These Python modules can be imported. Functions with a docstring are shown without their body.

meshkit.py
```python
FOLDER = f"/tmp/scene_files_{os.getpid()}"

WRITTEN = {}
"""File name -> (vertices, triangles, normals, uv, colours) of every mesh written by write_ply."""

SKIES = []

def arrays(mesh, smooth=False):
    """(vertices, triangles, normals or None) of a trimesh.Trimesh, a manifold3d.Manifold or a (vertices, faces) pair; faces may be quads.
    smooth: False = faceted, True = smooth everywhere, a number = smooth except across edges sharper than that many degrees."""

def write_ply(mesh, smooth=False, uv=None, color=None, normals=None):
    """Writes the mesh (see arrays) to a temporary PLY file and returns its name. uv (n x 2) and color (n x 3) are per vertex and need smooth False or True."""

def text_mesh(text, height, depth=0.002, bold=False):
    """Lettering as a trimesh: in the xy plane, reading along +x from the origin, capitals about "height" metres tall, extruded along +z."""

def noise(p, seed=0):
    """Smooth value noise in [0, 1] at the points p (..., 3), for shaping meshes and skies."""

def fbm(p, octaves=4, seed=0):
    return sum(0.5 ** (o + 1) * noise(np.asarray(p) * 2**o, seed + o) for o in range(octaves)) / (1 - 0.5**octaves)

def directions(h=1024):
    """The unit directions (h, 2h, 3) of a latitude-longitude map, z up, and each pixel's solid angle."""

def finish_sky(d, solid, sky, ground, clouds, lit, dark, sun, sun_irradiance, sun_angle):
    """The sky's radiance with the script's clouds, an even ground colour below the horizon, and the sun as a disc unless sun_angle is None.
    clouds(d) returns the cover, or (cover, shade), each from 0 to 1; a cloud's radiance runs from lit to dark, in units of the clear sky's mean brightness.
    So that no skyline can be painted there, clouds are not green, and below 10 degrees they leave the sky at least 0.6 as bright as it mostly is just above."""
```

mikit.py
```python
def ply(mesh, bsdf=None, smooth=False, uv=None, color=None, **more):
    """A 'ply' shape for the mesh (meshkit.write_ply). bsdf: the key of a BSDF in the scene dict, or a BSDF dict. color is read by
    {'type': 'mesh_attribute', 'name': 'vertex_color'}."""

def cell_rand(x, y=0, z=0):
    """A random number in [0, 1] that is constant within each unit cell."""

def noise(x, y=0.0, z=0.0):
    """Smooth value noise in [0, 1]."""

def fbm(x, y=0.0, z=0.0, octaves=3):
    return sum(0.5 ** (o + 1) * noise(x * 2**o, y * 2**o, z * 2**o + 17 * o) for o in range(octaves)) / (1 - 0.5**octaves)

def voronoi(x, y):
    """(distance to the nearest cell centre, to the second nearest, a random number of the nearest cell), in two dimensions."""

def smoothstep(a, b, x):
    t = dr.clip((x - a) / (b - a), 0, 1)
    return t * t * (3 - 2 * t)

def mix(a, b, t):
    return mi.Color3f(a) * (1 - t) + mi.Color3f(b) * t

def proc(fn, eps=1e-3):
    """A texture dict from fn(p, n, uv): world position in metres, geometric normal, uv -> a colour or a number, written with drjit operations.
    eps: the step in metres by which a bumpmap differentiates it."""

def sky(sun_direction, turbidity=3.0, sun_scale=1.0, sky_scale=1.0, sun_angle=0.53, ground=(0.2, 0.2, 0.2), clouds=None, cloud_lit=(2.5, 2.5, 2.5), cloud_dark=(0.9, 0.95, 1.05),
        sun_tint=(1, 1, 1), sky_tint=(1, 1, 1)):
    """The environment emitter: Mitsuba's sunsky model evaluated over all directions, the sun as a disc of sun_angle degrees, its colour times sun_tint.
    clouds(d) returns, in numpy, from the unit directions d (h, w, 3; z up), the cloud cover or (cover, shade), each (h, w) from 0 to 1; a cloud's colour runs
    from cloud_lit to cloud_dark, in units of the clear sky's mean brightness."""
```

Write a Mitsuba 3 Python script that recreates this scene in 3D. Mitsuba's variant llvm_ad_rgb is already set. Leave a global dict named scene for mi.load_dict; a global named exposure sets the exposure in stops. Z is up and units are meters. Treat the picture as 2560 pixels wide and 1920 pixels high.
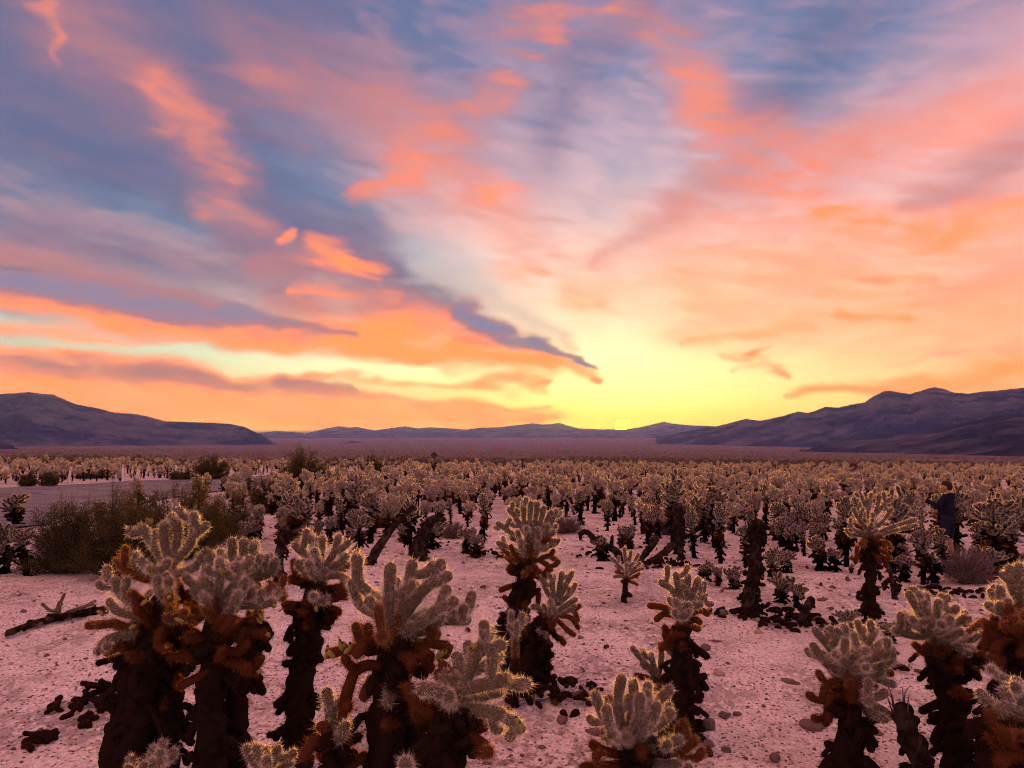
import math
import numpy as np
import drjit as dr
import mitsuba as mi
import trimesh
import manifold3d as m3
import mikit
import meshkit
from mikit import fbm, noise, voronoi, cell_rand, smoothstep, mix

T = mi.ScalarTransform4f
scene, labels = {}, {}

# ------------------------------------------------------------------ camera, sky, air, exposure
EYE = np.array([0, 0, 2.2])
PITCH = math.radians(3.53)
FOCAL = 1916.0                                   # of the photograph, in its own pixels (2560 wide)
FOV = 2*math.degrees(math.atan(1280/FOCAL))
scene['camera'] = {'type': 'perspective', 'fov': FOV, 'fov_axis': 'x', 'near_clip': 0.05, 'far_clip': 90000.0,
                   'to_world': T().look_at(origin=EYE.tolist(), target=[0, math.cos(PITCH), 2.2 + math.sin(PITCH)], up=[0, 0, 1]),
                   'medium': {'type': 'ref', 'id': 'air'}}
exposure = 0.6
HAZE = 1.0e-5
STREAKS = [  # cover, shade, softness, grain, [(azimuth, elevation, half width) in degrees]
    (0.9,1.0,1,0.0,[(-37.3,20.8,5.88),(-33.0,20.8,4.15),(-30.5,18.5,2.42)]),
    (0.75,0.98,1,0.15,[(-26.4,18.3,2.08),(-18.5,16.6,1.9),(-12.0,13.8,1.38)]),
    (0.65,1.0,1,0.2,[(24.3,26.8,2.08),(22.1,25.0,2.59),(19.6,22.7,2.08),(16.3,21.7,1.38)]),
    (0.7,1.0,1,0.2,[(34.0,17.1,2.08),(31.9,15.5,1.38),(27.7,14.9,0.86)]),
    (0.5,0.9,1,0.2,[(-21.3,26.8,2.08),(-12.1,24.5,2.42),(-3.7,22.2,2.08)]),
    (0.5,0.9,1,0.1,[(18.2,18.8,1.21),(13.6,17.0,1.18),(10.9,14.9,0.9),(6.4,12.7,0.55)]),
    (0.5,0.95,1,0.1,[(10.0,29.2,1.04),(5.1,25.8,1.73),(2.6,20.3,1.38)]),
    (0.7,0.9,1,0.2,[(-32.7,12.5,1.73),(-26.2,11.5,1.56),(-18.4,10.9,1.25),(-14.6,9.7,0.69)]),
    (0.5,0.6,1,0.3,[(-30.8,25.0,2.42),(-25.7,23.0,2.08),(-23.0,20.9,1.38)]),
    (0.5,0.52,1,0.4,[(-18.7,24.4,2.08),(-10.7,22.5,2.77),(-5.1,20.2,2.08),(-1.6,17.4,2.08),(0.8,12.8,2.08)]),
    (0.25,0.35,1,0.3,[(-3.7,18.0,2.77),(1.5,15.4,3.11),(6.8,11.3,2.42)]),
    (0.35,0.2,1,0.35,[(10.9,14.5,2.08),(16.9,16.7,1.73),(26.1,19.3,1.9),(34.4,20.2,2.77)]),
    (0.4,0.35,1,0.35,[(20.1,17.7,2.42),(26.1,17.8,2.08),(31.6,19.4,2.08)]),
    (0.35,0.22,1,0.35,[(13.5,12.4,2.42),(23.0,12.4,2.42),(34.2,14.3,1.56)]),
    (0.4,0.08,1,0.3,[(5.0,10.0,1.73),(16.8,10.9,2.42),(27.3,10.2,3.11),(34.9,8.8,3.46)]),
    (0.35,0.02,1,0.3,[(13.5,7.8,1.73),(25.8,7.2,2.77),(34.8,6.6,3.11)]),
    (0.75,0.52,1,1.15,[(6.6,30.3,1.45),(3.0,29.1,1.66),(0.5,27.9,1.73),(3.0,27.4,1.25),(2.3,26.4,1.11),(0.1,25.1,1.25),(-2.3,23.9,1.18),(-4.5,22.5,1.25),(-6.5,21.0,1.18),(-8.6,20.1,0.9)]),
    (0.75,0.42,1,1.15,[(-7.1,18.7,0.9),(-8.9,17.9,0.83),(-11.0,17.2,0.55),(-12.5,16.8,0.28)]),
    (0.5,0.12,1,0.95,[(-0.2,18.4,0.9),(-1.6,17.7,0.62)]),
    (0.55,0.5,1,0.85,[(10.4,30.0,2.42),(12.4,27.3,1.73),(13.4,24.1,1.56),(15.0,21.5,1.9),(18.2,19.4,1.9),(21.3,18.6,1.38),(24.6,18.6,1.04)]),
    (0.5,0.4,1,0.75,[(13.1,24.7,1.04),(15.7,20.5,1.73),(19.5,17.4,1.38),(21.9,16.8,1.04)]),
    (0.8,0.18,1,0.75,[(19.7,16.1,0.55),(22.8,14.9,0.83),(26.0,14.0,0.76),(28.2,13.1,0.97),(29.8,12.3,0.76)]),
    (0.5,0.1,1,0.75,[(28.2,13.0,1.38),(31.9,13.2,1.38),(34.8,13.6,1.73)]),
    (0.6,0.46,1,0.85,[(-25.3,22.5,0.76),(-24.2,21.3,1.18),(-22.3,19.5,1.38),(-20.5,17.9,1.31),(-19.7,17.1,1.18),(-20.1,15.5,1.25),(-18.5,14.7,0.76),(-17.4,14.3,0.42)]),
    (0.4,0.3,1,0.65,[(-21.9,15.0,0.83),(-19.8,14.9,1.18),(-17.9,14.6,0.62)]),
    (0.5,0.35,1,0.65,[(-32.4,26.4,0.31),(-32.0,25.4,0.42),(-31.8,24.9,0.28),(-31.5,24.0,0.21),(-31.3,23.0,0.21)]),
    (0.55,0.06,1,0.95,[(-3.0,11.7,0.28),(-0.6,11.9,0.48),(2.6,11.7,0.31)]),
    (0.5,0.04,1,0.85,[(-3.7,10.0,0.28),(1.5,9.8,0.35),(6.7,9.3,0.48)]),
    (-0.95,0.0,1,0,[(-7.2,12.7,1.25),(-2.3,10.7,1.52),(1.5,8.3,1.25),(4.3,6.4,0.83),(5.7,5.5,0.28)]),
    (0.58,1.0,1,0,[(-12.0,15.5,1.38),(-7.2,12.7,1.73),(-2.3,10.7,1.52),(1.5,8.3,1.18),(4.7,6.3,0.55)]),
    (0.7,0.97,1,0.25,[(-19.0,17.1,0.9),(-17.2,15.4,1.52),(-14.6,13.7,1.52),(-11.9,12.7,1.31),(-8.5,11.6,0.55)]),
    (0.8,0.9,1,0.3,[(-21.0,13.8,0.83),(-15.9,12.0,2.08),(-12.6,11.2,1.94),(-10.6,9.9,1.52)]),
    (1,0.99,0.7,0.3,[(-15.6,14.3,0.69),(-11.9,12.3,1.52),(-8.9,10.7,1.8),(-6.1,9.5,1.59),(-3.0,8.3,1.18),(-0.6,7.3,0.62)]),
    (0.9,0.78,0.9,0.4,[(-18.5,11.8,0.83),(-13.3,12.1,1.38),(-10.6,10.6,1.59),(-7.8,9.5,1.18)]),
    (0.8,0.2,0.9,1.0,[(-14.6,12.9,0.76),(-12.6,12.3,1.11),(-10.6,11.3,0.83)]),
    (0.8,0.16,0.8,1.0,[(-15.9,10.4,0.38),(-13.2,10.0,0.48),(-8.9,9.7,0.42)]),
    (0.7,0.62,1,0.5,[(-17.1,9.0,0.9),(-11.9,8.9,0.97),(-6.5,8.8,0.62)]),
    (0.7,0.12,0.9,0.4,[(-16.5,7.6,0.69),(-10.5,7.7,0.83),(-5.4,7.8,0.83)]),
    (1,0.0,0.7,0.35,[(-11.2,7.1,0.97),(-7.1,7.3,1.38),(-3.3,7.0,1.52),(0.1,6.0,1.18),(3.3,5.0,0.62),(6.7,4.2,0.21)]),
    (0.9,0.0,0.7,0.3,[(-13.8,6.3,0.62),(-7.8,6.0,0.83),(-1.6,5.4,0.83),(3.3,4.7,0.48)]),
    (1,0.97,0.6,0.35,[(-3.7,8.6,0.69),(-1.3,7.7,0.62),(1.2,6.7,0.52),(3.3,5.8,0.38),(5.0,5.3,0.28),(6.0,5.0,0.17)]),
    (0.7,0.55,0.7,0.7,[(-7.1,8.2,0.31),(-3.7,7.4,0.35),(-0.9,6.6,0.28)]),
    (0.7,0.25,0.8,0.9,[(-17.0,13.6,0.21),(-16.4,14.0,0.28),(-16.1,14.2,0.14)]),
    (1,0.84,0.7,0.2,[(-35.5,10.0,2.08),(-31.0,9.6,2.01),(-26.2,8.7,1.66),(-20.8,7.7,1.25),(-15.8,7.2,0.83),(-11.2,7.0,0.28)]),
    (1,0.97,0.8,0.2,[(-35.4,9.3,1.04),(-30.2,9.1,1.04),(-25.3,8.5,1.04),(-20.2,7.6,0.97),(-15.8,7.2,0.62)]),
    (0.35,0.5,0.9,0.4,[(-35.5,11.0,0.48),(-31.1,10.6,0.62),(-26.2,9.7,0.48),(-21.5,8.7,0.38)]),
    (1,0.0,0.6,0.25,[(-35.4,8.5,0.48),(-31.5,8.0,0.59),(-26.7,7.3,0.69),(-21.4,6.7,0.76),(-15.8,6.3,0.83),(-10.5,5.8,0.76),(-6.4,5.3,0.28)]),
    (0.8,0.93,0.8,0.5,[(-35.4,9.0,0.55),(-28.9,8.5,0.69),(-22.6,7.6,0.55),(-17.1,7.2,0.35)]),
    (-0.9,0.0,0.9,0.2,[(-35.4,7.0,0.48),(-30.2,6.5,0.45),(-23.2,5.4,0.55),(-13.8,4.6,0.62),(-5.4,4.3,0.35)]),
    (0.75,0.02,0.8,0.4,[(-35.3,6.5,0.35),(-30.9,6.4,0.52),(-27.2,6.1,0.48),(-23.2,6.0,0.28)]),
    (-0.9,0.0,0.9,0.2,[(-35.3,5.5,0.38),(-30.1,5.5,0.45),(-23.2,4.9,0.52),(-11.8,4.2,0.45),(-3.7,4.0,0.28)]),
    (0.85,0.05,0.8,0.4,[(-35.3,5.0,0.38),(-30.1,4.7,0.59),(-25.2,4.3,0.52),(-20.2,3.9,0.35),(-13.8,3.7,0.17)]),
    (0.95,0.86,0.8,0.4,[(-35.3,4.4,0.38),(-28.8,4.1,0.52),(-22.6,3.6,0.52),(-17.0,3.3,0.45),(-11.8,3.0,0.21)]),
    (0.95,0.0,0.8,0.35,[(-35.2,3.5,0.59),(-28.7,3.1,0.66),(-21.6,2.6,0.66),(-13.8,2.2,0.59),(-5.4,1.9,0.45),(2.6,1.7,0.17)]),
    (0.75,0.75,0.7,0.7,[(-35.2,3.9,0.24),(-27.4,3.5,0.31),(-19.5,3.1,0.31),(-11.8,2.6,0.28),(-5.4,2.1,0.21)]),
    (1,0.0,0.9,0.2,[(-35.2,2.2,0.9),(-26.0,1.5,0.9),(-13.8,1.2,0.9),(-3.7,1.0,0.69),(3.9,1.0,0.35)]),
    (0.7,0.0,0.9,0.4,[(-13.8,3.9,0.21),(-7.1,3.8,0.28),(-0.2,3.5,0.35),(2.6,3.2,0.21)]),
    (0.85,0.0,0.8,0.5,[(-2.3,3.8,0.31),(0.5,3.8,0.48),(2.9,3.8,0.28)]),
    (0.85,0.15,0.7,0.7,[(15.4,5.1,0.17),(17.3,5.1,0.31),(18.6,5.6,0.17)]),
    (0.85,0.15,0.7,0.7,[(16.3,4.3,0.17),(18.2,4.6,0.35),(19.5,4.0,0.28),(20.1,3.6,0.14)]),
    (0.7,0.3,0.8,0.8,[(25.0,9.8,0.14),(27.5,9.9,0.31),(29.2,10.2,0.14)]),
    (0.6,0.25,0.8,0.8,[(27.5,9.4,0.14),(28.9,9.7,0.28),(30.7,9.2,0.14)]),
    (0.7,0.08,0.8,0.6,[(22.9,8.3,0.17),(24.6,7.9,0.28),(27.5,7.5,0.28)]),
    (0.5,0.05,0.9,0.6,[(22.3,9.3,0.42),(25.8,9.1,0.55),(28.0,8.3,0.35)]),
    (0.5,0.05,0.9,0.5,[(12.8,6.3,0.24),(16.7,6.7,0.35),(21.7,7.0,0.35)]),
    (1,0.0,0.9,0.15,[(19.8,2.7,0.21),(25.7,2.7,0.42),(30.0,3.3,0.62),(33.8,3.8,0.9),(38.1,4.0,1.04)]),
    (0.4,0.75,1,0.3,[(25.7,4.1,0.17),(29.8,4.7,0.21),(33.9,5.1,0.24)]),
]
SUN_AZ = 8.2
_e = np.radians(.24)
SUN_SCALE, SUN_TINT = 26.0, (1.0, 2.0, 0.0)
SUN = [np.sin(np.radians(SUN_AZ))*np.cos(_e), np.cos(np.radians(SUN_AZ))*np.cos(_e), np.sin(_e)]

def clouds(d):
    """A veil of cirrus in streets that run towards the sunset, with heavier streaks at measured bearings (azimuth, elevation, half width in degrees)."""
    az = np.degrees(np.arctan2(d[..., 0], d[..., 1])); el = np.degrees(np.arcsin(np.clip(d[..., 2], 0, 1)))
    a = az - SUN_AZ
    # coordinates on a flat cloud deck, y running towards the sunset
    r = 1/np.maximum(d[..., 2], .055)
    sa, ca = np.sin(np.radians(SUN_AZ)), np.cos(np.radians(SUN_AZ))
    X = (d[..., 0]*ca - d[..., 1]*sa)*r; Y = (d[..., 0]*sa + d[..., 1]*ca)*r
    p = np.stack([X, Y, 0*X], -1)
    street = meshkit.fbm(p*[1.6, .35, 1] + 3.1, 5, 1)
    fine = meshkit.fbm(p*[9, 3.2, 1] + meshkit.fbm(p*2, 3, 5)[..., None]*1.5, 4, 2)
    low = np.clip(el/6 - .2, 0, 1)
    wq = meshkit.fbm(np.stack([az*.06, el*.16, 0*az + 2], -1), 3, 31)
    wisp = meshkit.fbm(np.stack([az*.16 + 2.5*wq, el*.85 + az*.10 + 3*wq, 0*az], -1), 4, 3)
    fibre = meshkit.fbm(np.stack([az*.45 + 3*wisp, el*1.5 + az*.25 + 2*wq, 0*az + 9], -1), 3, 4)
    hi = np.clip(el/28, 0, 1)
    glow = np.exp(-(a/8)**2 - (el/5.2)**2)          # the veil is thinnest before the rising sun
    left = 1/(1 + np.exp((az + 8)/5))
    right = 1/(1 + np.exp(-(az - 12)/5))
    cover = .22 + .48*hi**1.3 + .42*left*np.clip(el/6, 0, 1) + .25*right*np.clip(el/6, 0, 1)*np.clip(2 - el/9, 0, 1) + .35*(street - .5)*np.clip(el/6 - .2, 0, 1)
    shade = .16 + .62*hi**1.1 + .50*left*np.clip(el/7, 0, 1) - .06*right + .9*(street - .5)*np.clip(el/14, 0, 1)
    # unseen sky overhead and behind: veil thinned and turned pink to light the ground
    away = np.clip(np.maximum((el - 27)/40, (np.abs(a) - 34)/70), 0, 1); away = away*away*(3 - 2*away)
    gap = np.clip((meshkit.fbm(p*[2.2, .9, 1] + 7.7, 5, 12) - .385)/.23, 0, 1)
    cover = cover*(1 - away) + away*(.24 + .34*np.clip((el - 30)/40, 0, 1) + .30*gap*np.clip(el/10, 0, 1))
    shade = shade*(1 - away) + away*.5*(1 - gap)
    cover = cover + .16*(fibre - .5)*np.clip(el/9 - .2, 0, 1); shade = shade + .32*(fibre - .5)*np.clip(el/12 - .2, 0, 1)
    warp = (meshkit.fbm(np.stack([az*.35, el*.9, 0*az], -1), 4, 8) - .5)
    wx, wy = az + warp*2.0, el + (meshkit.fbm(np.stack([az*.3, el*.8, 0*az + 5], -1), 4, 9) - .5)*1.6
    near = (np.abs(az) < 50) & (el < 42)
    ca_, sh_, wx, wy, g0 = cover[near], np.clip(shade[near], 0, 1), wx[near], wy[near], (.5*wisp + .5*fibre)[near]
    ca_ = np.clip(ca_*(1 - .97*glow[near]), 0, 1)
    for strength, tone, soft, grain, pts in STREAKS:
        best = np.full(wx.shape, 9.0)
        for (x0, y0, h0), (x1, y1, h1) in zip(pts[:-1], pts[1:]):
            dx, dy = x1 - x0, y1 - y0
            t = np.clip(((wx - x0)*dx + (wy - y0)*dy)/(dx*dx + dy*dy + 1e-9), 0, 1)
            best = np.minimum(best, np.hypot(wx - x0 - t*dx, wy - y0 - t*dy)/(h0 + (h1 - h0)*t + .02))
        best = np.maximum(best + grain*1.6*(.5 - g0), 0)
        k = np.exp(-.75*best**(2 + 3*(1 - soft)))
        k = strength*k*np.clip(1 - grain + grain*1.25*np.clip((g0 - .31)/.34, 0, 1.1), 0, 1.2)
        if strength < 0:
            ca_ = ca_*(1 - np.clip(-k, 0, 1))
            continue
        k = np.clip(k, 0, 1)
        ca_ = ca_ + (1 - ca_)*k
        sh_ = sh_*(1 - k) + tone*k
    cover[near], shade[near] = ca_, sh_
    return np.clip(cover, 0, 1), np.clip(shade + .10*(fine - .5)*np.clip(el/8 - .3, 0, 1), 0, 1)

M = 1.0
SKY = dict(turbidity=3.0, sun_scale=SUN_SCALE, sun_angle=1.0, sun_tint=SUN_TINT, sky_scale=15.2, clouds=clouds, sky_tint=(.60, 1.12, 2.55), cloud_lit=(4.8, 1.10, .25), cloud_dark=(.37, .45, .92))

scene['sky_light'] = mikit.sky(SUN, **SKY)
scene['air'] = {'type': 'homogeneous', 'albedo': {'type': 'rgb', 'value': [.95, .95, .95]}, 'sigma_t': {'type': 'rgb', 'value': [1.6*HAZE, 2.7*HAZE, 10.0*HAZE]}}

# ------------------------------------------------------------------ helpers
def rgb(*c): return {'type': 'rgb', 'value': list(c)}
def ref(k): return {'type': 'ref', 'id': k}
used = {}
def numbered(name):
    n = used.get(name, 0); used[name] = n + 1
    return name if n == 0 else '%s_%03d' % (name, n)
def tag(key, label=None, cat=None, group=None, kind=None):
    d = labels.setdefault(key, {})
    for k, v in (('label', label), ('category', cat), ('group', group), ('kind', kind)):
        if v: d[k] = v
    return key
def add(key, mesh, bsdf, smooth=False, color=None, tw=None):
    s = mikit.ply(mesh, bsdf, smooth=smooth, color=color)
    if tw is not None: s['to_world'] = tw
    scene[key] = s
    return key
def part(parent, name, mesh, bsdf, smooth=False, **k):
    return add(numbered(parent + '__' + name), mesh, bsdf, smooth, **k)

SLOPE, SIDE, DROP = .0321, .0059, 125.0
def ground(x, y, fine=True):
    """Height of the desert: a bajada that falls away from the viewer and flattens into the valley."""
    x, y = np.asarray(x, float), np.asarray(y, float)
    s = SLOPE*y + SIDE*x
    z = np.where(s > 0, -DROP*(1 - np.exp(-np.maximum(s, 0)/DROP)), -s*.6)
    if fine:
        p = np.stack([x, y, 0*x], -1)
        r = np.hypot(x, y)
        z = z + (meshkit.fbm(p*.38, 3, 3) - .5)*.16*np.minimum(1, r/3)*(r < 4000) + (meshkit.fbm(p*2.3, 3, 4) - .5)*.06*(r < 200) + (meshkit.fbm(p*5.5, 2, 14) - .5)*.045*(r < 60)
    return z
def ray(px, py):
    v = np.array([px - 1280, FOCAL, 960 - py]); c, s = math.cos(PITCH), math.sin(PITCH)
    v = np.array([v[0], v[1]*c - v[2]*s, v[1]*s + v[2]*c])
    return v/v[1]
def at(px, py, d):
    """The point d metres ahead that stands where the photograph shows it."""
    return EYE + ray(px, py)*d
def gp(px, py):
    """The point of the ground under a photograph position."""
    v = ray(px, py); d = 2.2/max(-v[2] - SLOPE - SIDE*v[0], 1e-4)
    for _ in range(12):
        q = EYE + v*d
        d += (q[2] - float(ground(q[0], q[1])))/max(-v[2] - SLOPE, 5e-3)*.8
    return EYE + v*d
def down(p): return np.array([p[0], p[1], float(ground(p[0], p[1]))])

# ------------------------------------------------------------------ mesh makers
def spline(pts, n):
    p = np.asarray(pts, float)
    if len(p) == 2: return p[0] + (p[1] - p[0])*np.linspace(0, 1, n)[:, None]
    q = np.vstack([2*p[0] - p[1], p, 2*p[-1] - p[-2]])
    t = np.linspace(0, len(p) - 1, n); i = np.minimum(t.astype(int), len(p) - 2); u = (t - i)[:, None]
    a, b, c, d = q[i], q[i + 1], q[i + 2], q[i + 3]
    return .5*(2*b + (c - a)*u + (2*a - 5*b + 4*c - d)*u*u + (3*b - a - 3*c + d)*u**3)
def frames(c):
    t = np.gradient(c, axis=0); t /= np.linalg.norm(t, axis=1, keepdims=True) + 1e-12
    a = np.cross(t[0], [0, 0, 1] if abs(t[0][2]) < .9 else [1, 0, 0]); a /= np.linalg.norm(a)
    A = [a]
    for k in range(1, len(c)):
        a = A[-1] - t[k]*np.dot(A[-1], t[k]); A.append(a/(np.linalg.norm(a) + 1e-12))
    A = np.array(A)
    return t, A, np.cross(t, A)
def tube(c, r, sides=8, bump=0.0, rng=None):
    """A closed round-ended tube along the points c with radii r."""
    c = np.asarray(c, float); n = len(c); r = np.broadcast_to(np.asarray(r, float), (n,))
    t, a, b = frames(c)
    e0 = [(-.85*r[0], .52), ] ; e1 = [(.5*r[-1], .87), (.88*r[-1], .48)]
    C = np.vstack([c[0] + t[0]*e0[0][0], c, c[-1] + t[-1]*e1[0][0], c[-1] + t[-1]*e1[1][0]])
    R = np.concatenate([[r[0]*.52], r, [r[-1]*.87, r[-1]*.48]])
    A = np.vstack([a[:1], a, a[-1:], a[-1:]]); B = np.vstack([b[:1], b, b[-1:], b[-1:]])
    ang = np.arange(sides)*2*np.pi/sides
    k = np.ones((len(C), sides))
    if bump: k += bump*(rng.random(k.shape) - .5)*2
    v = C[:, None] + (R[:, None]*k)[..., None]*(np.cos(ang)[None, :, None]*A[:, None] + np.sin(ang)[None, :, None]*B[:, None])
    m = len(C); i, j = np.meshgrid(np.arange(m - 1), np.arange(sides), indexing='ij'); j2 = (j + 1) % sides
    q = np.stack([i*sides + j, i*sides + j2, (i + 1)*sides + j2, (i + 1)*sides + j], -1).reshape(-1, 4)
    f = np.vstack([q[:, [0, 1, 2]], q[:, [0, 2, 3]]])
    v = v.reshape(-1, 3); nv = len(v)
    v = np.vstack([v, C[0] - t[0]*r[0]*.15, c[-1] + t[-1]*r[-1]])
    s = np.arange(sides); s2 = (s + 1) % sides
    f = np.vstack([f, np.stack([s2, s, np.full(sides, nv)], 1), np.stack([(m - 1)*sides + s, (m - 1)*sides + s2, np.full(sides, nv + 1)], 1)])
    return v, f
def join(ms):
    ms = [m for m in ms if len(m[0])]
    at_ = np.cumsum([0] + [len(m[0]) for m in ms])
    return np.vstack([m[0] for m in ms]), np.vstack([np.asarray(m[1]) + a for m, a in zip(ms, at_)])
def spines(c, r, n, length, width, rng, tip=.16, lean=.25):
    """n needle spines standing on a tube: slim triangles with random roll."""
    c = np.asarray(c, float); r = np.broadcast_to(np.asarray(r, float), (len(c),))
    t, a, b = frames(c)
    k = rng.random(n)*(len(c) - 1); i = k.astype(int); u = (k - i)[:, None]; i2 = np.minimum(i + 1, len(c) - 1)
    C = c[i]*(1 - u) + c[i2]*u; R = (r[i]*(1 - u[:, 0]) + r[i2]*u[:, 0])[:, None]
    th = rng.random(n)*2*np.pi
    N = np.cos(th)[:, None]*a[i] + np.sin(th)[:, None]*b[i]; Tn = t[i]
    on_tip = rng.random(n) < tip
    w = np.sqrt(rng.random(n))[:, None]*1.0
    Nt = N*np.sin(w*1.5) + t[-1]*np.cos(w*1.5)
    N = np.where(on_tip[:, None], Nt, N); C = np.where(on_tip[:, None], c[-1], C); R = np.where(on_tip[:, None], r[-1], R)
    D = N + rng.normal(0, .36, (n, 3)) + Tn*lean; D /= np.linalg.norm(D, axis=1, keepdims=True)
    L = (length*rng.uniform(.45, 1.15, n))[:, None]
    S = np.cross(D, rng.normal(size=(n, 3))); S /= np.linalg.norm(S, axis=1, keepdims=True) + 1e-9
    p = C + N*R*.94; W = width*.5*rng.uniform(.7, 1.3, n)[:, None]
    v = np.stack([p - S*W, p + S*W, p + D*L], 1).reshape(-1, 3)
    return v, np.arange(3*n).reshape(-1, 3)
def rock(rng, s, flat=.6, sub=1):
    m = trimesh.creation.icosphere(subdivisions=sub, radius=1.0)
    v = np.array(m.vertices)
    for _ in range(5):
        d = rng.normal(size=3); d /= np.linalg.norm(d); h = rng.uniform(.45, .8)
        k = v @ d; v = v - np.maximum(k - h, 0)[:, None]*d*.92
    v = v*rng.uniform(.75, 1.25, 3)*[1, 1, flat]
    v += rng.normal(0, .03, v.shape)
    return v*s, np.array(m.faces)
def rotz(v, a): c, s = math.cos(a), math.sin(a); return v @ np.array([[c, s, 0], [-s, c, 0], [0, 0, 1]])
# ------------------------------------------------------------------ materials
def thin(*c, tr=1.35): return {'type': 'principledthin', 'base_color': rgb(*c), 'roughness': .55, 'diff_trans': tr, 'spec_trans': 0.0}
def matt(*c): return {'type': 'twosided', 'bsdf': {'type': 'diffuse', 'reflectance': rgb(*c)}}
scene['spine_pale'] = thin(.95, .89, .80)
scene['spine_cream'] = thin(.90, .80, .64)
scene['spine_gold'] = thin(.56, .33, .15)
scene['spine_tan'] = thin(.66, .46, .28)
scene['spine_rust'] = thin(.25, .095, .036)
scene['spine_dead'] = thin(.055, .030, .022, tr=.6)
scene['flesh_pale'] = matt(.12, .098, .072)
scene['flesh_rust'] = matt(.09, .035, .018)
scene['flesh_dead'] = matt(.022, .013, .011)
scene['fruit_skin'] = matt(.30, .27, .09)
scene['fruit_scar'] = matt(.10, .07, .03)
scene['coloured_spines'] = {'type': 'principledthin', 'base_color': {'type': 'mesh_attribute', 'name': 'vertex_color'}, 'roughness': .55, 'diff_trans': 1.35, 'spec_trans': 0.0}

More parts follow.
